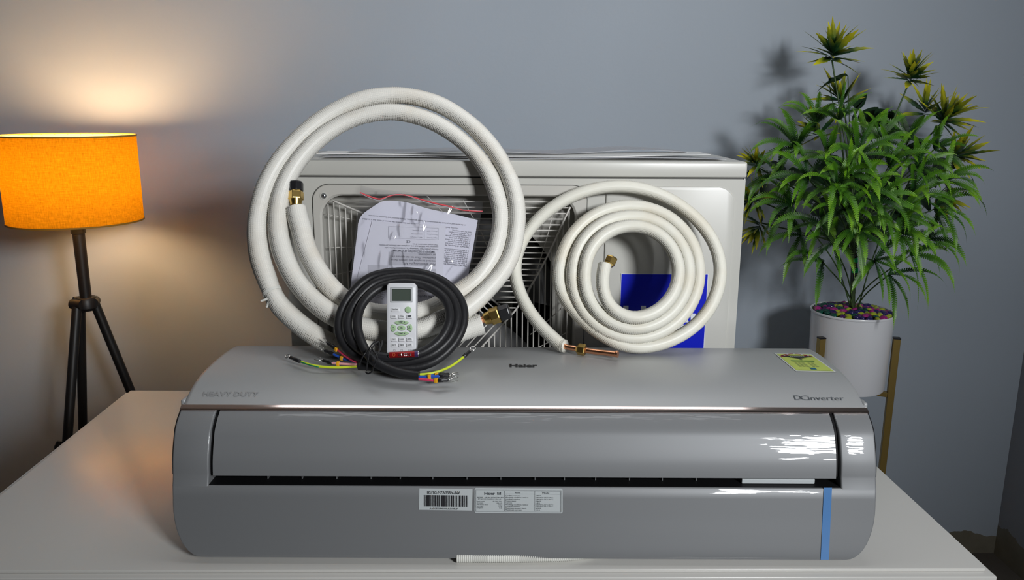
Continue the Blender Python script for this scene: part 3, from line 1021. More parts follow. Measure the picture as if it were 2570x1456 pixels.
gf_o = rrect(gx0, gz0, gx1, gz1, [0.004, 0.004, 0.022, 0.026], 8)
gf_h = rrect(hx0, hz0, hx1, hz1, [hole_r] * 4, 8)
fan_grille = thing('fan_grille', ORI[od], None, None)
fan_grille.parent = od
fan_grille.location = (0, 0, 0)
ring_plate('grille_frame', gf_o, gf_h, OY - 0.0035, OY + 0.0005, M_beige_d, fan_grille, 0.0012)
jo = rrect(gx0 - 0.0013, gz0 - 0.0013, gx1 + 0.0013, gz1 + 0.0013, [0.004, 0.004, 0.023, 0.027], 8)
v = [(x, OY - 0.0006, z) for x, z in jo] + [(x, OY - 0.0006, z) for x, z in gf_o]
n = len(jo)
mk('frame_joint', v, [(j, (j + 1) % n, n + (j + 1) % n, n + j) for j in range(n)], M_gap, fan_grille)
for (px, py) in ((814, 491), (1442, 496)):
    p = fr(px, py)
    Mr = Matrix.Rotation(R(90), 4, 'X')
    sc = MB().lathe([(0.0, 0.0034), (0.0022, 0.0030), (0.0036, 0.0018), (0.0040, 0.0)], (p.x, OY - 0.0036, p.z), 16, Mr).build('screw', M_screw, fan_grille, smooth=True)
    MB().lathe([(0.0062, 0.0), (0.0062, 0.0006), (0.0042, 0.0007), (0.0042, 0.0)], (p.x, OY - 0.0036, p.z), 20, Mr).build('screw_seat', M_beige, fan_grille, smooth=True, sharp=30)
    cr = MB()
    for a in (45, 135):
        Mq = Matrix.Translation((p.x, OY - 0.0069, p.z)) @ Matrix.Rotation(R(a), 4, 'Y')
        cr.box((-0.0019, -0.0003, -0.0004), (0.0019, 0.0006, 0.0004), Mq)
    cr.build('screw_slot', M_black, fan_grille)

# swirl grille: four arms, parallel wires between them, finer swirl wires across
gcx = (hx0 + hx1) / 2
gcz = (hz0 + hz1) / 2
U = (hx1 - hx0) / 625.0                                     # metres per grille unit
ARM = catmull([(318, -318), (300, -285), (257, -187), (220, -112), (194, -68), (168, -25), (155, -9)], 12)


def inside(u, w, m=0):
    a = 312 - m
    if abs(u) > a or abs(w) > a: return False
    r = 60
    if abs(u) > a - r and abs(w) > a - r:
        return (abs(u) - (a - r)) ** 2 + (abs(w) - (a - r)) ** 2 < r * r
    return True


def gpt(u, w, y):
    return (gcx + u * U, y, gcz - w * U)


def zvis(pts):
    return max(p[2] for p in pts) > TZ + 0.15


def wire(pts2, r, y):
    pts = [gpt(u, w, y) for u, w in pts2]
    if len(pts) < 2 or not zvis(pts): return
    MB().tube(pts, r, 6).build('grille_wire', M_wire, fan_grille, smooth=True)


def rot2(p, a):
    c, s = math.cos(a), math.sin(a)
    return (p[0] * c + p[1] * s, -p[0] * s + p[1] * c)       # anticlockwise in the picture


arms = []
for k in range(4):
    a = [rot2(p, k * math.pi / 2) for p in ARM]
    a = [p for p in a if inside(*p, m=-3)]
    arms.append(a)
    wire(a, 0.0016, OY + 0.001)
# straight wires of each sector (built for the top sector, then turned)
armR = np.array([p for p in ARM])
armL = np.array([rot2(p, math.pi / 2) for p in ARM])
for k in range(4):
    w = -298.0
    while w < -14:
        xr = np.interp(w, armR[:, 1], armR[:, 0])
        # left limit: the arm of the neighbouring sector (as a function of height)
        if w < armL[-1, 1]:
            xl = np.interp(w, armL[:, 1], armL[:, 0])
        else:
            xl = -9 + (w + 155) * (155 + 9) / (146.0)
            xl = min(xl, xr)
        a, b = xl, xr
        a = max(a, -311); b = min(b, 311)
        if w < -250:
            lim = 252 + math.sqrt(max(0, 60 ** 2 - (abs(w) - 252) ** 2))
            a = max(a, -lim); b = min(b, lim)
        if b - a > 8:
            n_ = 5
            wire([rot2((a + (b - a) * i / n_, w), k * math.pi / 2) for i in range(n_ + 1)], 0.00115, OY + 0.003)
        w += 14.2
for k in range(24):
    if k % 6 == 0: continue
    a = [rot2((p[0] * 1.35, p[1] * 1.35), k * math.pi / 12) for p in catmull([(330, -330), (300, -285), (257, -187), (220, -112), (194, -68), (168, -25), (155, -9)], 12)]
    a = [p for p in a if inside(*p, m=-2) and math.hypot(*p) > 150]
    if len(a) > 3: wire(a[::2] + [a[-1]], 0.0009, OY + 0.0052)
# inner square
sq = [rot2((155, -9), k * math.pi / 2) for k in range(4)]
for k in range(4):
    p, q_ = sq[k], sq[(k + 1) % 4]
    wire([p, ((p[0] + q_[0]) / 2, (p[1] + q_[1]) / 2), q_], 0.0016, OY + 0.001)
    d = Vector((q_[0] - p[0], q_[1] - p[1])).normalized()
    nn = Vector((-d.y, d.x))
    if nn.dot(Vector((-p[0], -p[1]))) < 0: nn = -nn
    L = math.hypot(q_[0] - p[0], q_[1] - p[1])
    for i in range(1, 8):
        o_ = i * 14.5
        s0 = o_; s1 = L - o_
        if s1 - s0 < 10: break
        A = Vector(p) + d * s0 + nn * o_; B = Vector(p) + d * s1 + nn * o_
        wire([tuple(A), tuple((A + B) / 2), tuple(B)], 0.00115, OY + 0.003)
# fan, shroud, condenser
Mr = Matrix.Rotation(R(90), 4, 'X')
c = (gcx, OY + 0.03, gcz)
sh_o = rrect(hx0 - 0.03, hz0 - 0.02, hx1 + 0.03, hz1 + 0.012, 0.002, 8)
rad = 292 * U
sh_c = [(gcx + rad * math.cos(math.atan2(z - gcz, x - gcx)), gcz + rad * math.sin(math.atan2(z - gcz, x - gcx))) for x, z in rrect(hx0, hz0, hx1, hz1, 0.10, 8)]
n = len(sh_o)
v = [(x, OY + 0.024, z) for x, z in sh_o] + [(x, OY + 0.030, z) for x, z in sh_c] + [(x, OY + 0.075, z) for x, z in sh_c]
f = [(i * n + j, i * n + (j + 1) % n, (i + 1) * n + (j + 1) % n, (i + 1) * n + j) for i in range(2) for j in range(n)]
mk('fan_shroud', v, f, M_shroud, od, True, sharp=40)
fan = thing('fan', ORI[od], None, None); fan.parent = od; fan.location = (0, 0, 0)
MB().lathe([(0.0, 0.012), (0.03, 0.010), (0.042, 0.002), (0.045, -0.03), (0.0, -0.03)], (gcx, OY + 0.05, gcz), 32, Mr).build('fan_hub', M_fan, fan, smooth=True, sharp=40)
for k in range(3):
    v, f = [], []
    nr, na = 6, 8
    for i in range(nr + 1):
        rr_ = 0.04 + (rad - 0.008 - 0.04) * i / nr
        for j in range(na + 1):
            t = j / na
            a = R(120 * k + 20 + 85 * t - 18 * i / nr)
            v.append((gcx + rr_ * math.cos(a), OY + 0.045 + 0.05 * t, gcz + rr_ * math.sin(a)))
    for i in range(nr):
        for j in range(na):
            a = i * (na + 1) + j
            f.append((a, a + 1, a + na + 2, a + na + 1))
    mk('fan_blade', v, f, M_fan, fan, True)
mb = MB(); mb.box((OX0 + 0.02, OY + 0.19, TZ + 0.02), (OX1 - 0.22, OY + 0.22, OZS - 0.01)); mb.build('condenser_coil', M_coil, od)
# motor bracket behind the fan, pale, seen through the upper wires
mb = MB(); mb.box((gcx - 0.10, OY + 0.12, TZ + 0.02), (gcx - 0.075, OY + 0.135, OZS - 0.01)); mb.box((gcx + 0.075, OY + 0.12, TZ + 0.02), (gcx + 0.10, OY + 0.135, OZS - 0.01))
mb.box((gcx - 0.1, OY + 0.10, OZS - 0.075), (gcx + 0.1, OY + 0.12, OZS - 0.03))
mb.build('motor_bracket', M_shroud, od)
# raised panel beside the grille
rx0, rx1 = fr(1519, 560).x, fr(1840, 560).x
rz1 = fr(1680, 468).z
o3 = [(x, OY, z) for x, z in rrect(rx0, TZ + 0.03, rx1, rz1, [0.003, 0.01, 0.028, 0.01], 8)]
prism(o3, (0, -1, 0), 0.0026, 0.0, 'raised_panel', M_beige, od, 0.0016)
# blue brand sticker
st = plane_surf((0, OY - 0.0034, 1.0), (0, -1, 0))
bx0, bx1 = st(1559.5, 700).x, st(1775.5, 700).x
bz1 = st(1660, 688.5).z
bz0 = bz1 - (bx1 - bx0) * 1.02
bs = MB().box((bx0, OY - 0.0042, bz0), (bx1, OY - 0.0030, bz1)).build('blue_sticker', M_blue, od)
bs['label'] = 'square blue sticker with white lettering'
mb = MB(); mb.box((bx0 - 0.001, OY - 0.0038, bz0 - 0.001), (bx1 + 0.001, OY - 0.0030, bz1 + 0.001)); mb.build('sticker_border', M_white_print, bs)
mb = MB(); text_px(mb, 'Haier', 1564, 823.5, 55, 204, 0.3, 0, plane_surf((0, OY - 0.0044, 1), (0, -1, 0)), 0.0, bold=0.022); mb.build('sticker_lettering', M_white_print, bs)
# loose foam sheets lying on the lid
sheets = [('thin translucent packing film nearest the front edge on the ivory lid', 815, 1806, 0.03, 0.09, 0.0008, 0.0035, 3.0, 0.2),
          ('thicker white packing film lying along the middle of the ivory lid', 790, 1783, 0.06, 0.15, 0.0025, 0.0045, 2.0, 1.4),
          ('wavy packing film lifted highest, farthest back on the ivory lid', 860, 1742, 0.10, 0.22, 0.0055, 0.0065, 4.0, 3.3)]
for (lab, pxa, pxb, ya, yb, base, amp, fq, ph) in sheets:
    x0, x1 = P(pxa, 404, OY + 0.06).x, P(pxb, 404, OY + 0.06).x
    nx, ny = 60, 5
    v, f = [], []
    def hz(s, t):
        return OZT + base + amp * (0.5 + 0.5 * math.sin(fq * math.pi * s + ph + 0.5 * t)) * (0.5 + 0.5 * s)
    for sgn in (0.0007, 0.0):
        for j in range(ny + 1):
            for i in range(nx + 1):
                s, t = i / nx, j / ny
                v.append((x0 + (x1 - x0) * s, OY + ya + (yb - ya) * t + 0.012 * math.sin(5 * s + ph), hz(s, t) + sgn))
    M1 = (nx + 1) * (ny + 1)
    for j in range(ny):
        for i in range(nx):
            a = j * (nx + 1) + i
            f += [(a, a + 1, a + nx + 2, a + nx + 1), (M1 + a + 1, M1 + a, M1 + a + nx + 1, M1 + a + nx + 2)]
    for i in range(nx):
        f += [(M1 + i, M1 + i + 1, i + 1, i)]
        a = ny * (nx + 1) + i
        f += [(a, a + 1, M1 + a + 1, M1 + a)]
    tag(mk('packing_film', v, f, M_foam if base == 0.0025 else M_sheet, None, True, sharp=40), lab, 'packing film', 'packing films on the outdoor unit')


# ------------------------------------------------------------------ foam-wrapped copper pipes
def ribbed_hose(path, rad, pitch, amp, m, name, parent):
    """foam sleeve with a raised net of small bumps; path (n,3), spaced pitch/2; rad (n,)"""
    pts, t, n, b = frames(path)
    N = len(pts)
    seg = 2 * int(round(2 * math.pi * float(np.mean(rad)) / pitch))
    a = np.arange(seg) * 2 * np.pi / seg
    ev = (np.arange(N) % 2 == 0)[:, None]; es = (np.arange(seg) % 2 == 0)[None, :]
    bump = np.where(ev & es, 0.85 * amp, 0.0) + np.where(~ev & ~es, -1.5 * amp, 0.0)
    r = np.asarray(rad)[:, None] + bump
    V = pts[:, None, :] + r[:, :, None] * (np.cos(a)[None, :, None] * n[:, None, :] + np.sin(a)[None, :, None] * b[:, None, :])
    # turned-in ends
    V = V.reshape(-1, 3)
    i = np.arange(N - 1)[:, None] * seg; j = np.arange(seg)[None, :]; k = (j + 1) % seg
    F = np.stack([i + j, i + k, i + seg + k, i + seg + j], axis=-1).reshape(-1, 4)
    nv = len(V)
    V = np.vstack([V, pts[:1] , pts[-1:]])
    me = bpy.data.meshes.new(name)
    nq = len(F)
    tri0 = np.stack([np.full(seg, nv), (np.arange(seg) + 1) % seg, np.arange(seg)], axis=-1)
    base = (N - 1) * seg
    tri1 = np.stack([np.full(seg, nv + 1), base + np.arange(seg), base + (np.arange(seg) + 1) % seg], axis=-1)
    me.vertices.add(len(V)); me.vertices.foreach_set('co', V.astype(np.float32).ravel())
    loops = np.concatenate([F.ravel(), tri0.ravel(), tri1.ravel()]).astype(np.int32)
    me.loops.add(len(loops)); me.loops.foreach_set('vertex_index', loops)
    starts = np.concatenate([np.arange(nq) * 4, nq * 4 + np.arange(2 * seg) * 3]).astype(np.int32)
    me.polygons.add(len(starts)); me.polygons.foreach_set('loop_start', starts)
    me.update(calc_edges=True); me.validate()
    me.polygons.foreach_set('use_smooth', [True] * len(me.polygons))
    me.materials.append(m)
    return link(name, me, parent)


def hex_prof(prof, p0, axis, m, name, parent, sides=6, spin=0.0):
    """lathe-like solid with 'sides' flats along axis from p0; prof [(radius, along)]"""
    ax = Vector(axis).normalized()
    Mx = ax.to_track_quat('Z', 'Y').to_matrix().to_4x4() @ Matrix.Rotation(R(spin), 4, 'Z')
    v, f = lathe_geo(prof, p0, sides, Mx)
    me = mesh(name, v, f, m)
    if sides <= 8:
        bm = bmesh.new(); bm.from_mesh(me)
        bmesh.ops.bevel(bm, geom=list(bm.edges), offset=0.0006, segments=1, affect='EDGES')
        bm.to_mesh(me); bm.free()
    else:
        me.polygons.foreach_set('use_smooth', [True] * len(me.polygons)); me.set_sharp_from_angle(angle=R(40))
    return link(name, me, parent)


# path of the big coil, traced once round its centre line: (px, py, extra depth, radius)
def fA(py): return 1.106 + (873 - py) * 0.000262
A_pts = [(742.5, 522, 0, 142), (748, 548, 0, 142), (756, 575, 0, 142), (767, 618, 0, 144), (790, 666, 0, 144), (819, 710, 0, 144), (850, 742, 0, 142), (890, 771, 0, 140), (934, 786, 0.002, 140), (1000, 790, 0.002, 140), (1076, 777, 0.002, 138), (1107, 763, 0.002, 136),
         (1157, 731, 0.002, 130), (1197, 700, 0.002, 126), (1232, 652, 0.002, 122), (1249, 606, 0.002, 120), (1257, 546, 0.002, 119), (1246, 486, 0.002, 118), (1220, 425, 0.002, 117), (1177, 370, 0.002, 118), (1119, 324, 0.001, 119), (1061, 296, 0, 120), (986, 281, 0, 120), (917, 289, 0, 121), (860, 310, 0, 122), (802, 347, 0, 124), (750, 402, 0, 128), (716, 460, 0, 134), (700, 517, 0, 138), (698, 575, 0, 140),
         (703, 610, -0.002, 140), (716, 652, -0.004, 140), (741, 701, -0.006, 142), (779, 747, -0.010, 142), (819, 780, -0.014, 142), (860, 803, -0.017, 142), (922, 825, -0.020, 142), (990, 832, -0.020, 142), (1066, 823, -0.020, 142), (1107, 805, -0.018, 140),
         (1150, 786, -0.014, 136), (1186, 762, -0.010, 132), (1226, 724, -0.006, 126), (1263, 679, -0.002, 122), (1286, 632, 0, 120), (1298, 546, 0, 119), (1292, 488, 0, 118), (1272, 431, 0, 117), (1235, 370, 0, 118), (1177, 310, 0, 119), (1105, 264, 0.0, 120), (1033, 243, 0.0, 121), (975, 240, 0, 122), (903, 252, 0, 122), (831, 284, 0, 124), (759, 339, 0, 127), (701, 405, 0, 130), (666, 471, 0, 134), (649, 532, 0, 137), (645, 575, 0, 138),
         (647, 609, 0, 140), (654, 652, 0, 142), (668, 695, 0, 140), (683, 733, 0, 128), (701, 765, 0, 138), (738, 802, 0, 144), (779, 834, 0, 144), (819, 858, 0, 142), (870, 876, 0, 140), (934, 879, 0, 138), (1000, 876, 0, 138), (1056, 866, 0, 138), (1097, 852, -0.002, 140), (1140, 838, -0.004, 142), (1177, 824, -0.004, 142), (1211, 813, -0.004, 143)]
pts4 = []
for (px, py, dd, r_) in A_pts:
    p = P(px, py, fA(py) + dd)
    pts4.append((p.x, p.y, p.z, r_ * 1e-4))
A4 = catmull(pts4, 0.0014)
A4[:, 2] = np.where(A4[:, 1] < 1.19, np.maximum(A4[:, 2], TZ + 0.2022 + A4[:, 3] + 0.0016), A4[:, 2])
coilA = thing('insulated_pipe_coil', P(985, 893, 1.106), 'larger coil of cream foam-wrapped copper pipe with brass fittings, leaning on the outdoor unit', 'pipe coil')
_, tA, _, _ = frames(A4[:, :3])
# wrinkles: slow swelling of the foam plus a pinch at the tie
s_ = np.arange(len(A4)) * 0.0014
radA = A4[:, 3] * (1 + 0.018 * np.sin(s_ * 61) + 0.02 * np.sin(s_ * 37 + 1))
ribbed_hose(A4[:, :3], radA, 0.0028, 0.0012, M_hoseA, 'foam_sleeve', coilA)


def fitting(p, d, parent, scale=1.0, cap=True, stub=0.004):
    d = Vector(d).normalized(); p = Vector(p)
    k = scale
    MB().tube([p - d * 0.01, p + d * (stub + 0.004 * k)], 0.0052 * k, 16).build('copper_stub', M_copper, parent, smooth=True, sharp=40)
    q0 = p + d * stub
    hex_prof([(0.0062 * k, 0.0), (0.0080 * k, 0.001 * k), (0.0098 * k, 0.010 * k)], q0, d, M_brass, 'nut_collar', parent, 20)
    hex_prof([(0.0112 * k, 0.0095 * k), (0.0118 * k, 0.0105 * k), (0.0118 * k, 0.0215 * k), (0.0106 * k, 0.0230 * k)], q0, d, M_brass, 'brass_nut', parent, 6, 12)
    if cap:
        hex_prof([(0.0110 * k, 0.0228 * k), (0.0114 * k, 0.0236 * k), (0.0114 * k, 0.036 * k), (0.0100 * k, 0.0375 * k)], q0, d, M_black, 'end_cap', parent, 8, 10)


fitting(A4[0, :3], P(742.5, 470, fA(470)) - P(743, 520, fA(520)), coilA, 1.0, True, 0.003)
fitting(A4[-1, :3] + np.array([0.0, -0.0, 0.006]), P(1252, 786, 1.118) - P(1211, 800, 1.118), coilA, 1.05, True, 0.002)
# white cable tie round the foam
ti = int(np.argmin([np.linalg.norm(q[:3] - np.array(P(683, 733, fA(733)))) for q in A4]))
pc = Vector(A4[ti, :3]); tt = Vector(tA[ti]).normalized()
MT = tt.to_track_quat('Z', 'Y').to_matrix().to_4x4()
tie = MB().lathe([(0.0131, -0.0022), (0.0142, -0.0022), (0.0142, 0.0022), (0.0131, 0.0022)], pc, 24, MT, True).build('cable_tie', M_tie_w, coilA, smooth=True, sharp=40)
tl = MB()
for (a_, b_) in (((676, 748), (655, 756)), ((678, 752), (669, 771))):
    p0, p1 = P(*a_, fA(733) - 0.013), P(*b_, fA(733) - 0.015)
    tl.tube([p0, (p0 + p1) / 2 + Vector((0, -0.001, 0)), p1], 0.0016, 5)
tl.build('tie_tail', M_tie_w, tie)

# second coil: outer sweep traced, inner turns a spiral
B_out = [(1418, 874, 1.128), (1394, 856, 1.137), (1367, 831, 1.150), (1342, 803, 1.162), (1322, 776, 1.172), (1298, 729, 1.190), (1287, 690, 1.205), (1290, 650, 1.214), (1303, 610, 1.219), (1326, 571, 1.222), (1367, 526, 1.226), (1425, 490, 1.229), (1486, 469, 1.231), (1548, 462, 1.232), (1609, 467, 1.231), (1667, 486, 1.228), (1721, 519, 1.222), (1767, 561, 1.212), (1798, 607, 1.200), (1812, 652, 1.187), (1813, 698, 1.174), (1801, 749, 1.160), (1775, 796, 1.147), (1736, 831, 1.137), (1690, 856, 1.129), (1640, 873, 1.1225), (1594, 877, 1.1205), (1548, 869, 1.1215), (1501, 846, 1.126)]
cx, cy = 1583.0, 683.0
qr = [(205, 192), (181, 181), (174, 167), (174, 167)]
key = [(212, 191.0), (180, 181), (90, 167), (0, 174), (-90, 169), (-180, 147), (-270, 141), (-360, 148), (-450, 144), (-540, 116), (-630, 117), (-720, 122), (-810, 117.5), (-831, 107), (-849, 97), (-867, 82), (-894, 71)]
ang = np.array([k_[0] for k_ in key], dtype=float); rv = np.array([k_[1] for k_ in key], dtype=float)
B_in = []
def fB(py): return 1.1215 + (877 - py) * 0.000262
for a in np.arange(205, -893, -10.0):
    i = np.searchsorted(-ang, -a)
    r_ = np.interp(-a, -ang, rv)
    x_, y_ = cx + r_ * math.cos(R(a)), cy - r_ * math.sin(R(a))
    turn = min(max((205 - a) / 360.0, 0), 3.0)
    dep = -0.0098 * max(0.0, turn - 0.15)
    B_in.append((x_, y_, fB(y_) + dep))
B_in += [(1515, 676, fB(676) - 0.0265), (1518, 664, fB(664) - 0.0255)]
Bp = []
for (px, py, fw) in B_out + B_in:
    Bp.append(tuple(P(px, py, fw)))
# light smoothing of the traced points
Bp = np.array(Bp)
for _ in range(2):
    Bp[1:-1] = 0.25 * Bp[:-2] + 0.5 * Bp[1:-1] + 0.25 * Bp[2:]
B3 = catmull(Bp, 0.0012)
B3[:, 2] = np.where(B3[:, 1] < 1.19, np.maximum(B3[:, 2], TZ + 0.2022 + 0.0102), B3[:, 2])
coilB = thing('insulated_pipe_coil', P(1600, 893, 1.122), 'smaller tightly wound coil of ivory foam-wrapped pipe with a bare copper tail', 'pipe coil')
sB = np.arange(len(B3)) * 0.0012
ribbed_hose(B3, 0.0092 * (1 + 0.012 * np.sin(sB * 53)), 0.0024, 0.00095, M_hoseB, 'foam_sleeve', coilB)
# inner end: brass nut
p = Vector(B3[-1]); d = P(1532, 655, fB(655) - 0.024) - P(1526, 668, fB(668) - 0.024)
pe = P(1529.5, 662, fB(662) - 0.022)
MB().tube([p + Vector((0, 0, -0.006)), pe], 0.0045, 14).build('copper_stub', M_copper, coilB, smooth=True)
hex_prof([(0.0060, 0.0), (0.0088, 0.004), (0.0092, 0.0050), (0.0092, 0.0135), (0.0080, 0.0150)], pe - d.normalized() * 0.004, d, M_brass, 'brass_nut', coilB, 6, 10)
# outer end: copper tail with a loose nut
c0 = Vector(B3[0])
tail = catmull([c0 + (Vector(B3[8]) - c0), c0, P(1440, 876, 1.122), P(1480, 881, 1.112), P(1520, 886, 1.1005), P(1549, 889, 1.093)], 0.002)
tail = np.array(tail)
tail[:, 2] = np.maximum(tail[:, 2], TZ + 0.2024 + np.interp(np.arange(len(tail)), [0, len(tail) * 0.5, len(tail) - 1], [0.0098, 0.0080, 0.0052]))
MB().tube(tail, 0.0040, 16).build('copper_tail', M_copper, coilB, smooth=True, sharp=50)
dt = Vector(tail[-1]) - Vector(tail[-4])
hex_prof([(0.0040, 0.0), (0.0050, 0.0012), (0.0050, 0.0042)], Vector(tail[-1]) - dt.normalized() * 0.003, dt, M_copper, 'flared_lip', coilB, 20)
ni = int(np.argmin(np.linalg.norm(tail - np.array(P(1452, 878, 1.12)), axis=1)))
dn = Vector(tail[min(ni + 6, len(tail) - 1)]) - Vector(tail[ni])
hex_prof([(0.0050, -0.004), (0.0082, -0.001), (0.0088, 0.0), (0.0088, 0.0090), (0.0076, 0.0105)], tail[ni], dn, M_brass, 'brass_nut', coilB, 6, 20)

# ------------------------------------------------------------------ clear bag with leaflets
def fG(py): return 1.236 - (py - 470) * 0.00022
def bag_s(px, py, off=0.0): return P(px, py, fG(py) - off)


def curtain(top, bottom, nu, nv, surf, offf, name, m, parent=None):
    """sheet hanging between two pixel curves, bowed by offf(s, t)"""
    tp_, bt = catmull(top, 0.5), catmull(bottom, 0.5)
    v, f, uv = [], [], []
    for j in range(nv + 1):
        t = j / nv
        for i in range(nu + 1):
            s = i / nu
            a = tp_[int(round(s * (len(tp_) - 1)))]; b = bt[int(round(s * (len(bt) - 1)))]
            v.append(surf(a[0] + (b[0] - a[0]) * t, a[1] + (b[1] - a[1]) * t, offf(s, t))); uv.append((s, t))
    for j in range(nv):
        for i in range(nu):
            a = j * (nu + 1) + i
            f.append((a, a + nu + 1, a + nu + 2, a + 1))
    return mk(name, v, f, m, parent, True, uv)


sh1 = curtain([(897, 580), (900, 556), (908, 540), (933, 521), (962, 505), (1015, 507), (1072, 523), (1149, 540), (1199, 553)], [(871, 792), (950, 794), (1050, 794), (1158, 792)], 40, 24,
              bag_s, lambda s, t: 0.0003 + 0.0009 * math.sin(5 * s + 2 * t) ** 2, 'instruction_leaflet', M_paper)
tag(sh1, 'wide white printed leaflet behind the narrower one inside the clear bag', 'leaflet', 'leaflets in the clear bag')
sh2 = curtain([(934, 554), (1000, 561), (1060, 563), (1119, 566)], [(872, 790), (950, 793), (1030, 793), (1106, 790)], 30, 24,
              bag_s, lambda s, t: 0.0022 + 0.0012 * math.sin(math.pi * s) + 0.0018 * max(0, 0.25 - s) * (1 - t), 'instruction_leaflet', M_paper2)
tag(sh2, 'narrower front leaflet with a conformity declaration printed upside down', 'leaflet', 'leaflets in the clear bag')
s2 = lambda x, y, o=0.0: bag_s(x, y, 0.0042 + o)
s1 = lambda x, y, o=0.0: bag_s(x, y, 0.0015 + o)


def skewed(base, ang, x0, y0):
    t = math.tan(R(ang))
    return lambda x, y, o=0.0: base(x, y + (x - x0) * t, o)


s2r = skewed(s2, 2.0, 1035, 640)
mb = MB(); rect_px(mb, 976, 634, 1094, 667, s2r, -0.0004, 3, 3); rect_px(mb, 924, 668.5, 974, 690, s2r, -0.0004, 3, 3); rect_px(mb, 976, 673, 1094, 692, s2r, -0.0004, 3, 3)
mb.build('grey_panel', M_box, sh2)
mb = MB()
for i, (sx, w) in enumerate([('After downloading the APP,', 82), ('we need to register and combine the air', 112), ('conditioner. Then we can operate the', 110), ('air conditioner.', 44)]):
    text_px(mb, sx, 1093, 659.5 - i * 8.0, 5.2, w, 180, 0, s2r, 0.0)
text_px(mb, 'SIMPLIFIED EU DECLARATION OF CONFORMITY', 1092, 628, 5.2, 112, 180, 0, s2r, 0.0, bold=0.012)
text_px(mb, 'APP.', 955, 684, 5.4, 18, 180, 0, s2r, 0.0, bold=0.01)
text_px(mb, 'C', 1030, 604, 6.2, 5, 180, 0, s2r, 0.0); text_px(mb, 'E', 1023.5, 604, 6.2, 4.4, 180, 0, s2r, 0.0)
text_px(mb, 'Hereby, Qingdao Haier Technology Co.,Ltd declares that the radio', 1100, 622.5, 3.6, 134, 180, 0, s2r, 0.0)
text_px(mb, 'equipment type WIFI Module is in compliance with Directive 2014/53/EU', 1100, 616, 3.6, 148, 180, 0, s2r, 0.0)
text_px(mb, 'There are no restrictions of use', 1100, 611, 3.6, 64, 180, 0, s2r, 0.0)
text_px(mb, 'Smart mobile phone', 1090, 727, 6.5, 70, 180, 0, s2r, 0.0)
text_px(mb, 'Wireless router', 1090, 716, 6.5, 60, 180, 0, s2r, 0.0)
text_px(mb, 'The application', 1090, 741, 6.5, 60, 180, 0, s2r, 0.0, bold=0.01)
for i in range(4):
    text_px(mb, ['Wireless network', 'Mode of operation', 'settings to be made', 'on the phone'][i], 962 + i * 2, 752 - i * 5, 3.4, None, 180 + 14, 0, s2r, 0.0)
mb.build('printed_text', M_print, sh2)
mb = MB()
frame_px(mb, 975, 570, 1101, 600, 0.6, s2r, 0.0); rect_px(mb, 1065, 570, 1065.6, 600, s2r, 0.0)
for i, (a, b) in enumerate([('Support Standards', '802.11b/g/n'), ('Frequency Range', '2412-2472 MHz'), ('Maximum EIRP', '19 dBm')]):
    text_px(mb, a, 1098, 594 - i * 8.6, 3.2, 26, 180, 0, s2r, 0.0); text_px(mb, b, 1060, 594 - i * 8.6, 3.0, 30 - 3 * i, 180, 0, s2r, 0.0)
mb.build('faint_print', M_print_l, sh2)
s1r = skewed(s1, 5.8, 1150, 600)
mb = MB()
for i, sx in enumerate(['The Do\'s of Electronic Waste disposal', '1. Give the discarded Electronic', 'goods only to authorised', '2. Use the properly installed', 'drop point for discarded items', '3. Consult the authorised service',
                        '4. Tell your neighbors and', 'friends about recycling of waste', '5. If the unwanted Electronic', '', 'The Don\'ts of Electronic Waste', '1. Don\'t dump the discarded item', 'in soil or in ground water', '2. Don\'t dispose of the electronic',
                        '3. Don\'t sell or give away', '4. Recycling Electronic goods', 'with improper handling', '5. To minimise our impact', 'hand for safe recycling']):
    if sx: text_px(mb, sx, 1171 + i * 0.7, 664 - i * 4.75, 3.7, None, 180, 0, s1r, 0.0, bold=0.012 if i in (0, 10) else 0)
text_px(mb, 'on the earth and to protect the environment for future generations. Waste Electrical and Electronic Equipment', 1170, 562, 3.6, 245, 180, 0, s1r, 0.0)
text_px(mb, 'recycling the Electronic goods saves natural resources and also reduces the amount of waste that is landfilled', 1150, 572, 3.6, 240, 180, 0, s1r, 0.0)
mb.build('printed_text', M_print, sh1)

bag = thing('zip_bag', P(1035, 800, fG(800)), 'clear plastic zip bag with a red closure strip, leaning on the fan grille', 'bag')


cr_r = random.Random(5)
CREASE = []
for _ in range(46):
    CREASE.append((cr_r.random(), cr_r.random() ** 1.3 * 0.9, cr_r.uniform(1.0, 2.2), cr_r.uniform(0.03, 0.10), cr_r.uniform(0.0012, 0.0022), cr_r.uniform(0.014, 0.028)))


def wrinkle(s, t, ph):
    a = noise.noise(Vector((s * 3.2 + ph, t * 3.0, ph))) * 0.0020
    for (cs, ct, an, ln, am, sg) in CREASE:
        du, dv = (s - cs), (t - ct)
        u = du * math.cos(an) + dv * math.sin(an); w = -du * math.sin(an) + dv * math.cos(an) + 0.8 * u * u * (1 if am > 0 else -1)
        if abs(u) < 2.2 * ln and abs(w) < 4 * sg:
            a += am * math.exp(-(u / ln) ** 2 - (w / sg) ** 2)
    return a


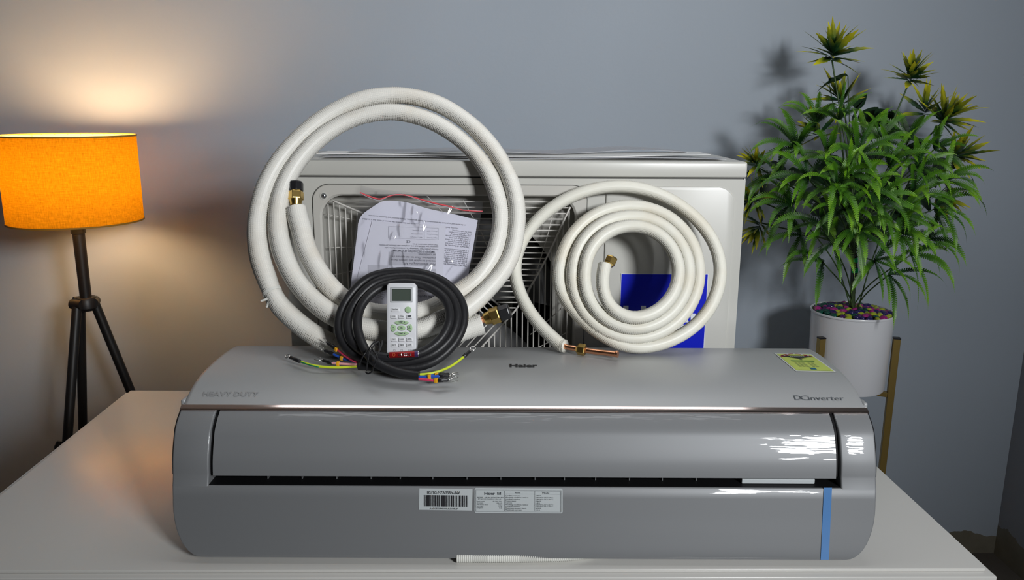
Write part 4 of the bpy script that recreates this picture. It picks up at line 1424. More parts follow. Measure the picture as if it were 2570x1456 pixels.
top_c = [(906, 464), (930, 472), (980, 478), (1060, 486), (1140, 497), (1213, 507)]
bot_c = [(866, 800), (960, 802), (1060, 802), (1162, 800)]
curtain(top_c, bot_c, 150, 130, bag_s, lambda s, t: 0.0062 + wrinkle(s, t, 0.3) * min(1, 6 * min(s, 1 - s, 1 - t, t + 0.3)), 'bag_front', M_bag, bag)
curtain(top_c, bot_c, 24, 24, bag_s, lambda s, t: -0.0030 + 0.3 * wrinkle(s, t, 4.1), 'bag_back', M_bag, bag)
zp = [(120, 225), (230, 270), (370, 310), (430, 300), (520, 265), (620, 250), (740, 265), (900, 310), (1100, 365), (1300, 410), (1440, 450), (1560, 462), (1722, 470)]
for k, (dy, hh) in enumerate(((0, 2.0), (5.0, 1.4))):
    c_ = catmull([(880 + x / 5.2, 440 + y / 5.2 + dy * (0.25 + 0.5 * math.sin(i))) for i, (x, y) in enumerate(zp)], 2.0)
    v, f = [], []
    for (x, y) in c_:
        for (a, o_) in ((-hh, 0.0098), (0, 0.0106), (hh, 0.0098), (0, 0.0094)):
            v.append(bag_s(x, y + a, o_))
    nn = len(c_)
    f = [(4 * i + j, 4 * i + (j + 1) % 4, 4 * i + 4 + (j + 1) % 4, 4 * i + 4 + j) for i in range(nn - 1) for j in range(4)]
    mk('zip_strip', v, f, M_zip if k == 0 else M_sheet, bag, True)

# ------------------------------------------------------------------ black cable with wire ends
def fC(py): return 1.036 + (930 - py) * 0.00034
C_pts = [(900, 917, 0.002), (925, 918.5, 0.001), (960, 922, 0), (1020, 925, 0), (1085, 909, 0), (1135, 868, 0), (1163, 812, 0), (1159, 760, 0), (1120, 712, 0), (1062, 687, 0), (1000, 682, 0), (930, 696, 0), (880, 740, 0), (851, 800, 0), (858, 855, -0.001), (893, 893, -0.002), (930, 906, -0.004), (970, 911, -0.005), (1025, 908, -0.006), (1085, 889, -0.007), (1132, 845, -0.007), (1148, 790, -0.007), (1130, 742, -0.007), (1075, 704, -0.007), (1003, 696, -0.007), (940, 711, -0.008), (893, 757, -0.009), (873, 806, -0.010), (883, 855, -0.011), (915, 884, -0.013), (965, 897, -0.014), (1020, 895, -0.014), (1070, 879, -0.014), (1110, 845, -0.014), (1129, 798, -0.014), (1116, 750, -0.013), (1070, 719, -0.012), (1005, 710, -0.012), (947, 726, -0.013), (908, 766, -0.016), (897, 810, -0.018), (904, 850, -0.021), (920, 884, -0.024), (945, 911, -0.026), (985, 930, -0.027), (1020, 939, -0.027), (1052, 944, -0.027)]
pc_ = [tuple(P(x, y, fC(y) + d)) for x, y, d in C_pts]
C3 = catmull(pc_, 0.004)
C3[:, 2] = np.maximum(C3[:, 2], TZ + 0.2022 + 0.0064)
cable = thing('power_cable', P(1005, 935, 1.03), 'coiled black power cable with coloured wire ends, standing on the grey panel', 'cable')
MB().tube(C3, 0.0063, 16).build('cable_jacket', M_rubber, cable, smooth=True, sharp=50)


def wire_run(pts, m, r=0.0017):
    c_ = catmull([tuple(P(*p)) for p in pts], 0.002)
    c_[:, 2] = np.maximum(c_[:, 2], TZ + 0.2024 + r)
    return MB().tube(c_, r, 10).build('wire', m, cable, smooth=True), c_


def sleeve(a, b, kind, parent):
    a, b = P(*a), P(*b)
    floor_ = TZ + 0.2024 + 0.0028
    a.z = max(a.z, floor_); b.z = max(b.z, floor_)
    d = (b - a)
    L = d.length; dn = d.normalized()
    MB().tube([a - dn * 0.001, a, a + d * 0.45, a + d * 0.55, b - dn * 0.001, b], [0.0016, 0.0026, 0.0027, 0.0021, 0.0025, 0.0018], 12).build('crimp_sleeve', M_black, parent, smooth=True, sharp=60)
    up = Vector((0, -0.55, 0.83))
    side = dn.cross(up).normalized()
    t = MB()
    if kind == 'fork':
        root = b
        t.tube([b - dn * 0.001, b + dn * 0.0035], 0.0011, 6)
        for s in (-1, 1):
            t.tube([b + dn * 0.003, b + dn * 0.005 + side * s * 0.0026, b + dn * 0.0125 + side * s * 0.0026], 0.00065, 6)
    else:
        cc = b + dn * 0.0058
        t.tube([b - dn * 0.001, b + dn * 0.0028], 0.0010, 6)
        ringp = [cc + (dn * math.cos(a_) + side * math.sin(a_)) * 0.0034 for a_ in np.linspace(0, 2 * math.pi, 17)]
        t.tube(ringp, 0.00085, 6)
    t.build('terminal', M_tin, parent, smooth=True)


def marker(p, q_, parent):
    a, b = P(*p), P(*q_)
    a.z = max(a.z, TZ + 0.2052); b.z = max(b.z, TZ + 0.2052)
    d = (b - a).normalized()
    M_ = Matrix.Translation((a + b) / 2) @ d.to_track_quat('X', 'Z').to_matrix().to_4x4()
    MB().box((-0.0021, -0.0026, -0.0026), (0.0021, 0.0026, 0.0030), M_).build('wire_marker', M_mark, parent, bevel=0.0006, smooth=True, sharp=40)


F1 = 1.040
w, _ = wire_run([(905, 919, F1), (880, 921, F1 - 0.001), (850, 922.5, F1 - 0.003), (818, 921.5, F1 - 0.003), (785, 917, F1), (755, 908, 1.052)], M_yel)
sleeve((752, 907, 1.053), (728, 897, 1.068), 'ring', w)
# the green stripe of the earth wire
c_ = catmull([tuple(P(*p)) for p in [(800, 921.5, F1 - 0.0035), (785, 918.4, F1 - 0.0016), (768, 913.2, 1.0445), (754, 908.6, 1.0505)]], 0.002)
MB().tube(c_, 0.0010, 8).build('green_stripe', M_grn, w, smooth=True)
w, _ = wire_run([(905, 915, F1), (880, 914.5, F1), (850, 913, F1), (832, 911.5, 1.042)], M_pink)
marker((845, 912.5, 1.041), (852, 913, 1.041), w)
sleeve((833, 911.5, 1.042), (810, 904.5, 1.049), 'fork', w)
w, _ = wire_run([(907, 914, 1.043), (885, 905, 1.047), (866, 893, 1.055), (852, 882, 1.062), (842, 874, 1.067)], M_red)
marker((841, 880 - 5, 1.066), (848, 885 - 5, 1.063), w)
sleeve((842, 874, 1.067), (822, 861, 1.076), 'fork', w)
w, _ = wire_run([(907, 913, 1.048), (885, 907, 1.053), (860, 900, 1.060), (836, 889, 1.070)], M_wblue)
marker((855, 898, 1.061), (861, 900.5, 1.059), w)
sleeve((837, 889.5, 1.070), (815, 879.5, 1.079), 'fork', w)
w, _ = wire_run([(1048, 940.5, 1.010), (1075, 938, 1.012), (1105, 931, 1.018), (1135, 917, 1.030), (1166, 894, 1.048)], M_yel)
sleeve((1164, 895, 1.047), (1180, 881, 1.056), 'ring', w)
w, _ = wire_run([(1048, 945.5, 1.006), (1075, 945.5, 1.004), (1104, 944, 1.004)], M_wblue)
marker((1073, 946, 1.003), (1082, 945.5, 1.003), w)
sleeve((1102, 943.5, 1.005), (1127, 943.5, 1.005), 'fork', w)
w, _ = wire_run([(1048, 943, 1.012), (1075, 941.5, 1.014), (1104, 941, 1.016)], M_wblue)
marker((1091, 940.5, 1.014), (1100, 940, 1.014), w)
sleeve((1104, 940, 1.016), (1127, 940, 1.018), 'fork', w)
w, _ = wire_run([(1048, 951, 1.002), (1070, 953, 0.999), (1092, 956, 0.996)], M_red)
marker((1090, 956.5, 0.996), (1099, 957, 0.995), w)
sleeve((1100, 957, 0.996), (1125, 955, 0.998), 'fork', w)
# black twist ties round the bundle
tk = MB()
def loop_px(pts, r=0.0011):
    c_ = catmull([tuple(P(*p)) for p in pts], 0.0015)
    tk.tube(c_, r, 6)
tk_pts = [
    [(903, 918, 1.020), (908, 900, 1.013), (922, 880, 1.018), (936, 862, 1.030), (944, 857, 1.040), (948, 866, 1.046)],
    [(920, 930, 1.003), (923, 905, 0.999), (930, 880, 1.010), (950, 858, 1.033), (953, 868, 1.040)],
    [(918, 934, 1.004), (924, 938, 1.000), (934, 932, 0.999), (938, 920, 0.998), (946, 902, 0.998), (945, 892, 1.003), (936, 880, 1.012), (932, 872, 1.020)],
    [(948, 890, 1.008), (955, 872, 1.022), (960, 856, 1.034)],
    [(950, 888, 1.010), (952, 874, 1.026), (951, 860, 1.034)],
]
for p in tk_pts: loop_px(p)
tk.build('twist_tie', M_black, cable, smooth=True)

# ------------------------------------------------------------------ remote control
rb_, rt_ = P(1007, 897, 1.0445), P(1007, 709, 1.0745)
up_ = (rt_ - rb_).normalized()
rn = Vector((1, 0, 0)).cross(up_).normalized()
if rn.y > 0: rn = -rn
rs = plane_surf(rb_, rn)
rem = thing('remote_control', rb_ - rn * 0.008, 'white air conditioner remote with blank screen standing inside the black cable coil', 'remote control')


def zr(x, y): return (960 + x / 6.93, 700 + y / 6.93)


body = rrect(970.3, 710, 1044.5, 897, [9, 9, 5, 5], 6)
px_plate(body, rs, 0.0, -0.017, 'remote_body', M_remote, rem, 0.0028)
scr = thing('screen', ORI[rem], None, None); scr.parent = rem; scr.location = (0, 0, 0)
px_plate([zr(*p) for p in rrect(135, 146, 524, 412, 8, 4)], rs, 0.0006, -0.001, 'screen_bezel', M_bezel, scr, 0.0004)
px_plate([zr(*p) for p in rrect(150, 162, 508, 398, 5, 4)], rs, 0.0008, -0.001, 'screen_rim', M_bezel2, scr, 0.0002)
px_plate([zr(*p) for p in rrect(164, 174, 493, 386, 4, 4)], rs, 0.0010, -0.001, 'screen_edge', M_lcd_f, scr)
px_plate([zr(*p) for p in rrect(174, 186, 485, 378, 3, 4)], rs, 0.0012, -0.001, 'screen_glass', M_lcd, scr)


def button(outl, m, texts, bold=0.0, edge=True, h=0.0011):
    o = [zr(*p) for p in outl]
    if edge:
        c = (sum(p[0] for p in o) / len(o), sum(p[1] for p in o) / len(o))
        o2 = [(c[0] + (p[0] - c[0]) * 1.03 - 0.5, c[1] + (p[1] - c[1]) * 1.05 + 0.5) for p in o]
    bt = px_plate(o, rs, h, -0.001, 'button', m, rem, 0.0005)
    if edge:
        px_plate(o2, rs, 0.0002, -0.001, 'button_shade', M_btn_edge, bt)  # dark plate set off below the button, a painted shade line
    if texts:
        t = MB()
        for (sx, x, y, hh, ww) in texts:
            a = zr(x, y)
            text_px(t, sx, a[0], a[1], hh / 6.93, ww / 6.93, 0, 0, rs, h + 0.0003, bold=bold, anchor='c')
        t.build('button_lettering', M_ink_g, bt)
    return bt


button(rrect(150, 508, 292, 572, 12, 4), M_btn, [('Turbo/Quiet', 222, 542, 24, 100)], 0.01)
button(ellipse(447, 537, 57, 54), M_btn_g, None)
button(rrect(143, 626, 250, 688, 12, 4), M_btn, [('COOL', 196, 664, 22, 70)], 0.01)
button(rrect(279, 626, 383, 688, 12, 4), M_btn, [('SELF', 334, 642, 16, 50), ('CLEAN', 334, 664, 18, 66)], 0.005)
b_ = button(rrect(413, 626, 516, 688, 12, 4), M_btn, None)
mb = MB()
mb.add([rs(*zr(*p), 0.0014) for p in [(434, 640), (500, 632), (498, 655), (480, 668), (452, 668), (437, 660)]], [(0, 5, 4, 3, 2, 1)])
mb.build('button_lettering', M_ink_g, b_)


def petal(c0, c1, r0):
    return c0


button([(200, 762), (235, 742), (285, 726), (335, 722), (385, 726), (432, 742), (464, 760), (405, 796), (370, 786), (335, 782), (300, 786), (265, 796)], M_btn_g, [('TEMP', 312, 762, 24, 90)], 0.01)
button([(205, 948), (262, 915), (300, 924), (335, 928), (370, 924), (405, 915), (466, 946), (430, 968), (385, 986), (335, 990), (285, 986), (235, 970)], M_btn_g, [('TEMP', 315, 962, 24, 90)], 0.01)
button([(178, 790), (243, 824), (234, 855), (243, 884), (180, 922), (158, 905), (146, 880), (143, 855), (146, 830), (158, 806)], M_btn_g, [('SWING', 195, 878, 15, 56)])
button([(490, 786), (426, 822), (436, 853), (428, 884), (492, 918), (508, 905), (518, 880), (521, 853), (517, 828), (507, 802)], M_btn_g, [('SWING', 474, 870, 15, 56)])
b_ = button(ellipse(333, 855, 70, 44), M_btn_g, None)
mb = MB()
for a in range(5):
    t = R(72 * a)
    cx_, cy_ = 333 + 12 * math.cos(t), 855 + 12 * math.sin(t)
    o = ellipse(cx_, cy_, 9, 6, 8)
    mb.add([rs(*zr(*p), 0.0015) for p in o], [tuple(range(7, -1, -1))])
mb.build('fan_symbol', M_ink_g, b_)
mb = MB()
for tri in ([(368, 760), (400, 760), (384, 742)], [(370, 942), (402, 942), (386, 960)], [(180, 842), (192, 832), (192, 852)], [(208, 842), (196, 832), (196, 852)], [(464, 834), (486, 834), (475, 820)], [(464, 840), (486, 840), (475, 854)]):
    mb.add([rs(*zr(*p), 0.0015) for p in tri], [(0, 1, 2)])
mb.build('arrow_print', M_ink_g, rem)
for (x0, x1, y0, tx) in ((148, 256, 1025, ['DRY']), (283, 388, 1025, ['SLEEP']), (419, 523, 1025, ['EXTRA', 'FUNCTION']), (148, 256, 1123, ['HEALTH']), (283, 388, 1123, ['TIMER']), (419, 523, 1123, ['CONFIRM', 'CANCEL'])):
    cxm = (x0 + x1) / 2
    if len(tx) == 1: tt_ = [(tx[0], cxm, y0 + 38, 22, 74 if len(tx[0]) > 3 else 56)]
    else: tt_ = [(tx[0], cxm, y0 + 22, 13, 60), (tx[1], cxm, y0 + 40, 15, 74)]
    button(rrect(x0, y0, x1, y0 + 64, 12, 4), M_btn, tt_, 0.006)
for x in (207, 336, 470):
    o = ellipse(x, 1243, 19, 19, 18); i_ = ellipse(x, 1243, 15, 15, 18)
    v = [rs(*zr(*p), 0.0003) for p in o] + [rs(*zr(*p), 0.0003) for p in i_]
    mk('reset_ring', v, [(j, 18 + j, 18 + (j + 1) % 18, (j + 1) % 18) for j in range(18)], M_btn_edge, rem)

# ------------------------------------------------------------------ battery
pa, pb = P(975, 891.5, 1.0285), P(1052.5, 888.5, 1.0285)
dB = (pb - pa).normalized(); LB = (pb - pa).length
up_b = Vector((0, 0, 1)); up_b = (up_b - dB * up_b.dot(dB)).normalized()
MBt = Matrix((dB, up_b.cross(dB), up_b)).transposed().to_4x4()        # local x along the battery
MZ = MBt @ Matrix.Rotation(R(90), 4, 'Y')
batt = thing('battery', (pa + pb) / 2 - Vector((0, 0, 0.0042)), 'small red and silver battery lying at the foot of the white remote', 'battery')
rB = 0.0042
MB().lathe([(rB, LB * 0.04), (rB, LB * 0.855)], pa, 28, MZ).build('battery_wrap', M_batt, batt, smooth=True, sharp=50)
MB().lathe([(0.0, -0.0002), (rB * 0.75, -0.0002), (rB * 0.94, 0.0006), (rB * 0.96, LB * 0.045)], pa, 28, MZ).build('battery_base', M_batt_s, batt, smooth=True, sharp=50)
MB().lathe([(rB, LB * 0.855), (rB, LB * 0.95), (rB * 0.97, LB * 0.965)], pa, 28, MZ).build('battery_band', M_batt_p, batt, smooth=True, sharp=50)
MB().lathe([(rB * 0.97, LB * 0.965), (rB * 0.93, LB * 0.983), (rB * 0.55, LB * 0.99), (rB * 0.4, LB * 0.99), (rB * 0.38, LB * 1.02), (0.0, LB * 1.022)], pa, 24, MZ).build('battery_terminal', M_batt_s, batt, smooth=True, sharp=40)


def batt_s(x, y, o=0.0):
    d = ray(x, y).normalized()
    # intersection with the cylinder
    w0 = _C - pa
    d_ = d - dB * d.dot(dB); w_ = w0 - dB * w0.dot(dB)
    a = d_.dot(d_); b = 2 * d_.dot(w_); c = w_.dot(w_) - (rB + o) ** 2
    D = max(b * b - 4 * a * c, 0)
    return _C + d * ((-b - math.sqrt(D)) / (2 * a))


mb = MB(); text_px(mb, 'EVEREADY', 1031.5, 886.6, 6.2, 33, 180 - 2.2, 0, batt_s, 0.0002, bold=0.03); mb.build('battery_lettering', M_batt_s, batt)
v = [batt_s(*p, 0.0002) for p in ellipse(988.5, 890.6, 3.6, 4.2, 16)] + [batt_s(*p, 0.0002) for p in ellipse(988.5, 890.6, 2.9, 3.4, 16)]
mk('battery_emblem', v, [(j, (j + 1) % 16, 16 + (j + 1) % 16, 16 + j) for j in range(16)], M_orange_i, batt)

# ------------------------------------------------------------------ tripod lamp
LY = 1.955
LX = P(182, 455, LY).x
LR = 0.1495
LZ1, LZ0 = P(180, 346, LY - LR).z, P(180, 577, LY - LR).z
lamp = thing('floor_lamp', (LX, LY, 0.0), 'black tripod floor lamp with a glowing orange linen drum shade', 'lamp')
v, f, uv = [], [], []
SEG = 96
for i in range(7):
    z = LZ0 + (LZ1 - LZ0) * i / 6
    for j in range(SEG + 1):
        a = 2 * math.pi * j / SEG
        v.append((LX + LR * math.cos(a), LY + LR * math.sin(a), z)); uv.append((j / SEG, i / 6))
f = [(i * (SEG + 1) + j, i * (SEG + 1) + j + 1, (i + 1) * (SEG + 1) + j + 1, (i + 1) * (SEG + 1) + j) for i in range(6) for j in range(SEG)]
mk('lamp_shade', v, f, M_shade, lamp, True, uv)
M_lining = bpy.data.materials.new('shade_lining'); M_lining.use_nodes = True
nt = M_lining.node_tree; nt.nodes.clear()
o_ = nt.nodes.new('ShaderNodeOutputMaterial'); d1 = nt.nodes.new('ShaderNodeBsdfDiffuse'); d1.inputs[0].default_value = (0.85, 0.68, 0.34, 1)
d2 = nt.nodes.new('ShaderNodeBsdfTranslucent'); d2.inputs[0].default_value = (0.85, 0.75, 0.5, 1)
mx_ = nt.nodes.new('ShaderNodeMixShader'); mx_.inputs[0].default_value = 0.5
nt.links.new(d1.outputs[0], mx_.inputs[1]); nt.links.new(d2.outputs[0], mx_.inputs[2]); nt.links.new(mx_.outputs[0], o_.inputs[0])
v = [(LX + (LR - 0.0012) * math.cos(2 * math.pi * j / 64), LY + (LR - 0.0012) * math.sin(2 * math.pi * j / 64), z) for z in (LZ0 + 0.001, LZ1 - 0.001) for j in range(64)]
mk('shade_lining', v, [(j, (j + 1) % 64, 64 + (j + 1) % 64, 64 + j) for j in range(64)], M_lining, lamp, True)
M_trim = mat('shade_trim', (0.34, 0.17, 0.012), 0.7)
for z in (LZ0, LZ1):
    MB().lathe([(LR - 0.0012, -0.0018), (LR + 0.0014, -0.0018), (LR + 0.0014, 0.0018), (LR - 0.0012, 0.0018)], (LX, LY, z), 96, None, True).build('shade_trim', M_trim, lamp, smooth=True, sharp=40)
hub = P(208, 757, LY); hub.x = LX - 0.006
bz = (LZ0 + LZ1) / 2
# bulb
mB = bpy.data.materials.new('warm_bulb'); mB.use_nodes = True
nt = mB.node_tree; nt.nodes.clear()
o_ = nt.nodes.new('ShaderNodeOutputMaterial'); em = nt.nodes.new('ShaderNodeEmission')
em.inputs[0].default_value = (1.0, 0.65, 0.35, 1); em.inputs[1].default_value = 140.0
nt.links.new(em.outputs[0], o_.inputs[0])
MB().lathe([(0.0, LZ1 - 0.012), (0.014, LZ1 - 0.016), (0.024, LZ1 - 0.027), (0.028, LZ1 - 0.047), (0.0265, LZ1 - 0.095), (0.021, LZ1 - 0.125), (0.0155, LZ1 - 0.145), (0.0135, LZ1 - 0.153)], (LX, LY, 0), 24).build('bulb', mB, lamp, smooth=True)
MB().lathe([(0.0135, LZ1 - 0.153), (0.017, LZ1 - 0.155), (0.017, LZ1 - 0.19), (0.012, LZ1 - 0.195), (0.012, LZ0 - 0.01)], (LX, LY, 0), 20).build('lamp_socket', M_lampblk, lamp, smooth=True, sharp=40)
mb = MB()
for k in range(3):
    a = R(120 * k + 30)
    mb.tube([(LX, LY, LZ1 - 0.18), (LX + 0.05 * math.cos(a), LY + 0.05 * math.sin(a), LZ1 - 0.02), (LX + (LR - 0.004) * math.cos(a), LY + (LR - 0.004) * math.sin(a), LZ1 - 0.007)], 0.0015, 6)
mb.build('shade_spider', M_lampblk, lamp)
mb = MB(); mb.lathe([(0.0170, LZ0 + 0.002), (0.0170, LZ0 - 0.030), (0.0142, LZ0 - 0.032), (0.0135, hub.z)], (LX, LY, 0), 20)
mb.build('pole', M_lampblk, lamp, smooth=True, sharp=40)
# tripod head with its three knuckles
mb = MB(); mb.lathe([(0.0, hub.z + 0.012), (0.022, hub.z + 0.012), (0.026, hub.z + 0.006), (0.026, hub.z - 0.014), (0.018, hub.z - 0.022), (0.0, hub.z - 0.022)], (LX, LY, 0), 24)
mb.build('tripod_head', M_lampblk, lamp, smooth=True, sharp=40)
legs = [(0.255 * math.cos(R(a)), 0.255 * math.sin(R(a))) for a in (17, -103, 137)]
for (sx, sy) in legs:
    d = Vector((sx, sy)).normalized()
    k0 = Vector((hub.x + d.x * 0.023, LY + d.y * 0.023, hub.z - 0.002))
    side = Vector((-d.y, d.x, 0))
    kn = MB().tube([k0 - side * 0.015, k0 + side * 0.015], 0.0125, 14).build('leg_knuckle', M_lampblk, lamp, smooth=True, sharp=40)
    h = k0.z - 0.01
    foot_ = Vector((k0.x + sx * h, k0.y + sy * h, 0.010))
    lg = MB().tube([k0, foot_], [0.0114, 0.0114], 14).build('leg', M_lampblk, lamp, smooth=True, sharp=40)
    MB().tube([foot_ + (k0 - foot_) * 0.02, foot_ + Vector((0, 0, -0.0098))], 0.0145, 14).build('rubber_foot', M_lampblk, lg, smooth=True, sharp=40)
    if sy < -0.1:
        m0 = k0 + (foot_ - k0) * 0.40; m1 = k0 + (foot_ - k0) * 0.47
        off = Vector((-0.018, -0.002, 0))
        MB().tube([m0 + off, m0 + off * 1.15 + (m1 - m0) * 0.2, m1 + off], [0.006, 0.0085, 0.0085], 10).build('leg_clamp', M_lampblk, lg, smooth=True, sharp=40)

# ------------------------------------------------------------------ planter, pebbles, artificial plant
PY = 1.95
PLD = 0.05
PX = P(2139.5, 780, PY).x
PZR = P(2139, 779, PY).z            # rim height
PZB = PZR - 0.195
PR = 0.0965
pl = thing('planter', (PX, PY, 0.0), 'white metal cylinder planter on a gold three-legged stand', 'planter')
MB().lathe([(0.0, PZB), (PR * 0.93, PZB), (PR * 0.945, PZB + 0.004), (PR, PZR - 0.006), (PR + 0.0022, PZR - 0.005), (PR + 0.003, PZR - 0.002), (PR + 0.0018, PZR + 0.0008), (PR - 0.001, PZR), (PR - 0.002, PZR - 0.004), (PR - 0.004, PZR - 0.03)], (PX, PY, 0), 64).build('pot', M_pot, pl, smooth=True, sharp=40)
MB().lathe([(0.0, PZR - 0.012), (PR - 0.003, PZR - 0.016)], (PX, PY, 0), 48).build('soil', M_soil, pl, smooth=True)
LT = P(2232, 845, PY - 0.045).z
for k, a in enumerate((-30, 210, 90)):
    c_, s_2 = math.cos(R(a)), math.sin(R(a))
    rr_ = PR + 0.0095
    M_ = Matrix.Translation((PX + rr_ * c_, PY + rr_ * s_2, 0)) @ Matrix.Rotation(R(a + 18 * (1 if k == 0 else -1)), 4, 'Z')
    lg = MB().box((-0.0078, -0.0078, 0.0), (0.0078, 0.0078, LT - 0.002), M_).build('leg', M_gold, pl, bevel=0.001)
    MB().box((-0.0080, -0.0080, LT - 0.003), (0.0080, 0.0080, LT), M_).build('leg_cap', M_black, lg)
    M2 = Matrix.Translation((PX, PY, PZB - 0.013)) @ Matrix.Rotation(R(a), 4, 'Z')
    MB().box((0.0, -0.007, 0.0), (rr_ - 0.004, 0.007, 0.012), M2).build('cross_bar', M_gold, pl, bevel=0.001)

peb_cols = [('yellow-green', (0.40, 0.46, 0.03)), ('magenta', (0.36, 0.02, 0.20)), ('navy blue', (0.018, 0.012, 0.10)), ('dark green', (0.006, 0.075, 0.05)), ('purple', (0.07, 0.012, 0.12))]
pr = random.Random(11)
pebs = []
for (cn, cc) in peb_cols:
    m_ = mat('pebble_' + cn.replace(' ', '_'), cc, 0.22, coat=0.3)
    for q_ in range(2):
        bm = bmesh.new(); bmesh.ops.create_icosphere(bm, subdivisions=2, radius=1.0)
        ph = pr.uniform(0, 50)
        for v_ in bm.verts:
            v_.co *= 1 + 0.42 * noise.noise(v_.co * 1.1 + Vector((ph, 0, 0)))
        for f_ in bm.faces: f_.smooth = True
        me = bpy.data.meshes.new('pebble'); bm.to_mesh(me); bm.free(); me.materials.append(m_)
        pebs.append((cn, me))
spots = []
tries = 0
while len(spots) < 122 and tries < 30000:
    tries += 1
    r_ = (PR - 0.012) * math.sqrt(pr.random()); a = pr.uniform(0, 2 * math.pi)
    x, y = r_ * math.cos(a), r_ * math.sin(a)
    lim = 0.0135 if tries < 15000 else 0.0115
    if r_ < 0.014: continue
    if all((x - s[0]) ** 2 + (y - s[1]) ** 2 > lim ** 2 for s in spots):
        spots.append((x, y))
for (x, y) in spots:
    i = pr.choice([0, 0, 1, 1, 2, 2, 3, 4])
    cn, me = pebs[i * 2 + pr.randrange(2)]
    o = bpy.data.objects.new('pebble', me); COL.objects.link(o)
    r_ = math.hypot(x, y)
    hz = 0.010 * (1 - (r_ / PR) ** 2)
    o.location = (PX + x, PY + y, PZR - 0.0065 + hz + pr.uniform(-0.001, 0.002))
    o.rotation_euler = (pr.uniform(-0.35, 0.35), pr.uniform(-0.35, 0.35), pr.uniform(0, 6.28))
    s = pr.uniform(0.9, 1.2)
    o.scale = (0.0095 * s, 0.0074 * s, 0.0062 * s)
    wh = 'beside the plant stems' if r_ < 0.04 else ('at the back of' if y > abs(x) * 0.6 else ('along the front edge of' if y < -abs(x) * 0.5 else ('on the lamp side of' if x < 0 else 'on the corner side of'))) + ' the pot'
    tag(o, 'glossy %s painted pebble %s among the coloured pebbles' % (cn, wh), 'pebble', '%s pebbles in the white planter %s' % (cn, wh))

plant = thing('artificial_plant', (PX, PY, PZR - 0.012), 'bushy artificial fern plant with yellow-tipped tufts growing from the white planter', 'plant')
PLO = ORI[plant]
base_p = Vector((PX, PY, PZR - 0.012))


def bend_curve(p0, d0, L, g, n, curl=0.0):
    pts = [Vector(p0)]; dirs = []
    d = Vector(d0).normalized()
    for i in range(n):
        dirs.append(d.copy())
        pts.append(pts[-1] + d * (L / n))
        d = (d + Vector((0, 0, -1)) * g * (L / n) * (0.15 + 1.7 * i / n) * 10).normalized()
    dirs.append(d)
    return pts, dirs


def frond_geo(p0, d0, L, g, W, nl, rnd):
    pts, dirs = bend_curve(p0, d0, L, g, nl)
    v, f, uv = [], [], []
    s0 = Vector(d0).cross(Vector((rnd.uniform(-0.3, 0.3), -0.75, 0.65)))
    if s0.length < 0.1: s0 = Vector((1, 0, 0))
    tw = Matrix.Rotation(rnd.uniform(-0.5, 0.5), 4, Vector(d0))
    s0 = (tw @ s0.normalized())
    for i in range(nl):
        t = (i + 0.5) / nl
        d = dirs[i]
        side = (s0 - d * s0.dot(d)).normalized()
        up = side.cross(d).normalized()
        w = W * (math.sin(math.pi * min(1, (t * 0.93 + 0.06)) ** 0.75) ** 0.8) * (1 if t < 0.8 else (1 - (t - 0.8) / 0.22))
        w = max(w, 0.0004)
        a, b = pts[i], pts[i + 1]
        for s in (-1, 1):
            k = len(v)
            dr = (side * s * 0.84 + d * 0.52 + up * 0.16)
            b2 = a + (b - a) * 1.05
            tip = a + (b - a) * 0.30 + dr * w
            tip2 = a + (b - a) * 0.86 + dr * w * 0.90
            v += [a, b2, tip2, tip]
            uv += [(t, 0.5)] * 2 + [(min(1, t + 0.15), 1.0)] * 2
            f.append((k, k + 1, k + 2, k + 3) if s > 0 else (k, k + 3, k + 2, k + 1))
    # midrib
    k = len(v)
    for i in range(0, nl + 1, 2):
        d = dirs[min(i, nl)]
        side = (s0 - d * s0.dot(d)).normalized()
        r_ = 0.0011 * (1 - 0.8 * i / nl)
        v += [pts[i] + side * r_ + Vector((0, 0, 0.0004)), pts[i] - side * r_ + Vector((0, 0, 0.0004))]
        uv += [(i / nl, 0)] * 2
    m_ = (nl // 2) + 1
    for i in range(m_ - 1):
        f.append((k + 2 * i, k + 2 * i + 1, k + 2 * i + 3, k + 2 * i + 2))
    return v, f, uv


def blade_geo(p0, d0, L, g, W, rnd, serr=True, n=12, broad=False):
    pts, dirs = bend_curve(p0, d0, L, g, n)
    s0 = Vector(d0).cross(Vector((rnd.uniform(-0.3, 0.3), rnd.uniform(-0.3, 0.3), 1)))
    if s0.length < 0.1: s0 = Vector((1, 0, 0))
    s0 = (Matrix.Rotation(rnd.uniform(-0.9, 0.9), 4, Vector(d0)) @ s0.normalized())
    v, f, uv = [], [], []
    for i in range(n + 1):
        t = i / n
        d = dirs[i]
        side = (s0 - d * s0.dot(d)).normalized()
        up = side.cross(d).normalized()
        w = W * (math.sin(math.pi * t ** 0.8) if not broad else math.sin(math.pi * t ** 0.62) ** 0.8)
        if serr and i % 2 == 1: w *= 1.16
        if serr and i % 2 == 0: w *= 0.88
        w = max(w, 0.0003)
        v += [pts[i] - side * w + up * w * 0.25, pts[i], pts[i] + side * w + up * w * 0.25]
        uv += [(t, 0)] * 3
    for i in range(n):
        a = 3 * i
        f += [(a, a + 1, a + 4, a + 3), (a + 1, a + 2, a + 5, a + 4)]
    return v, f, uv


TR_N = [0]


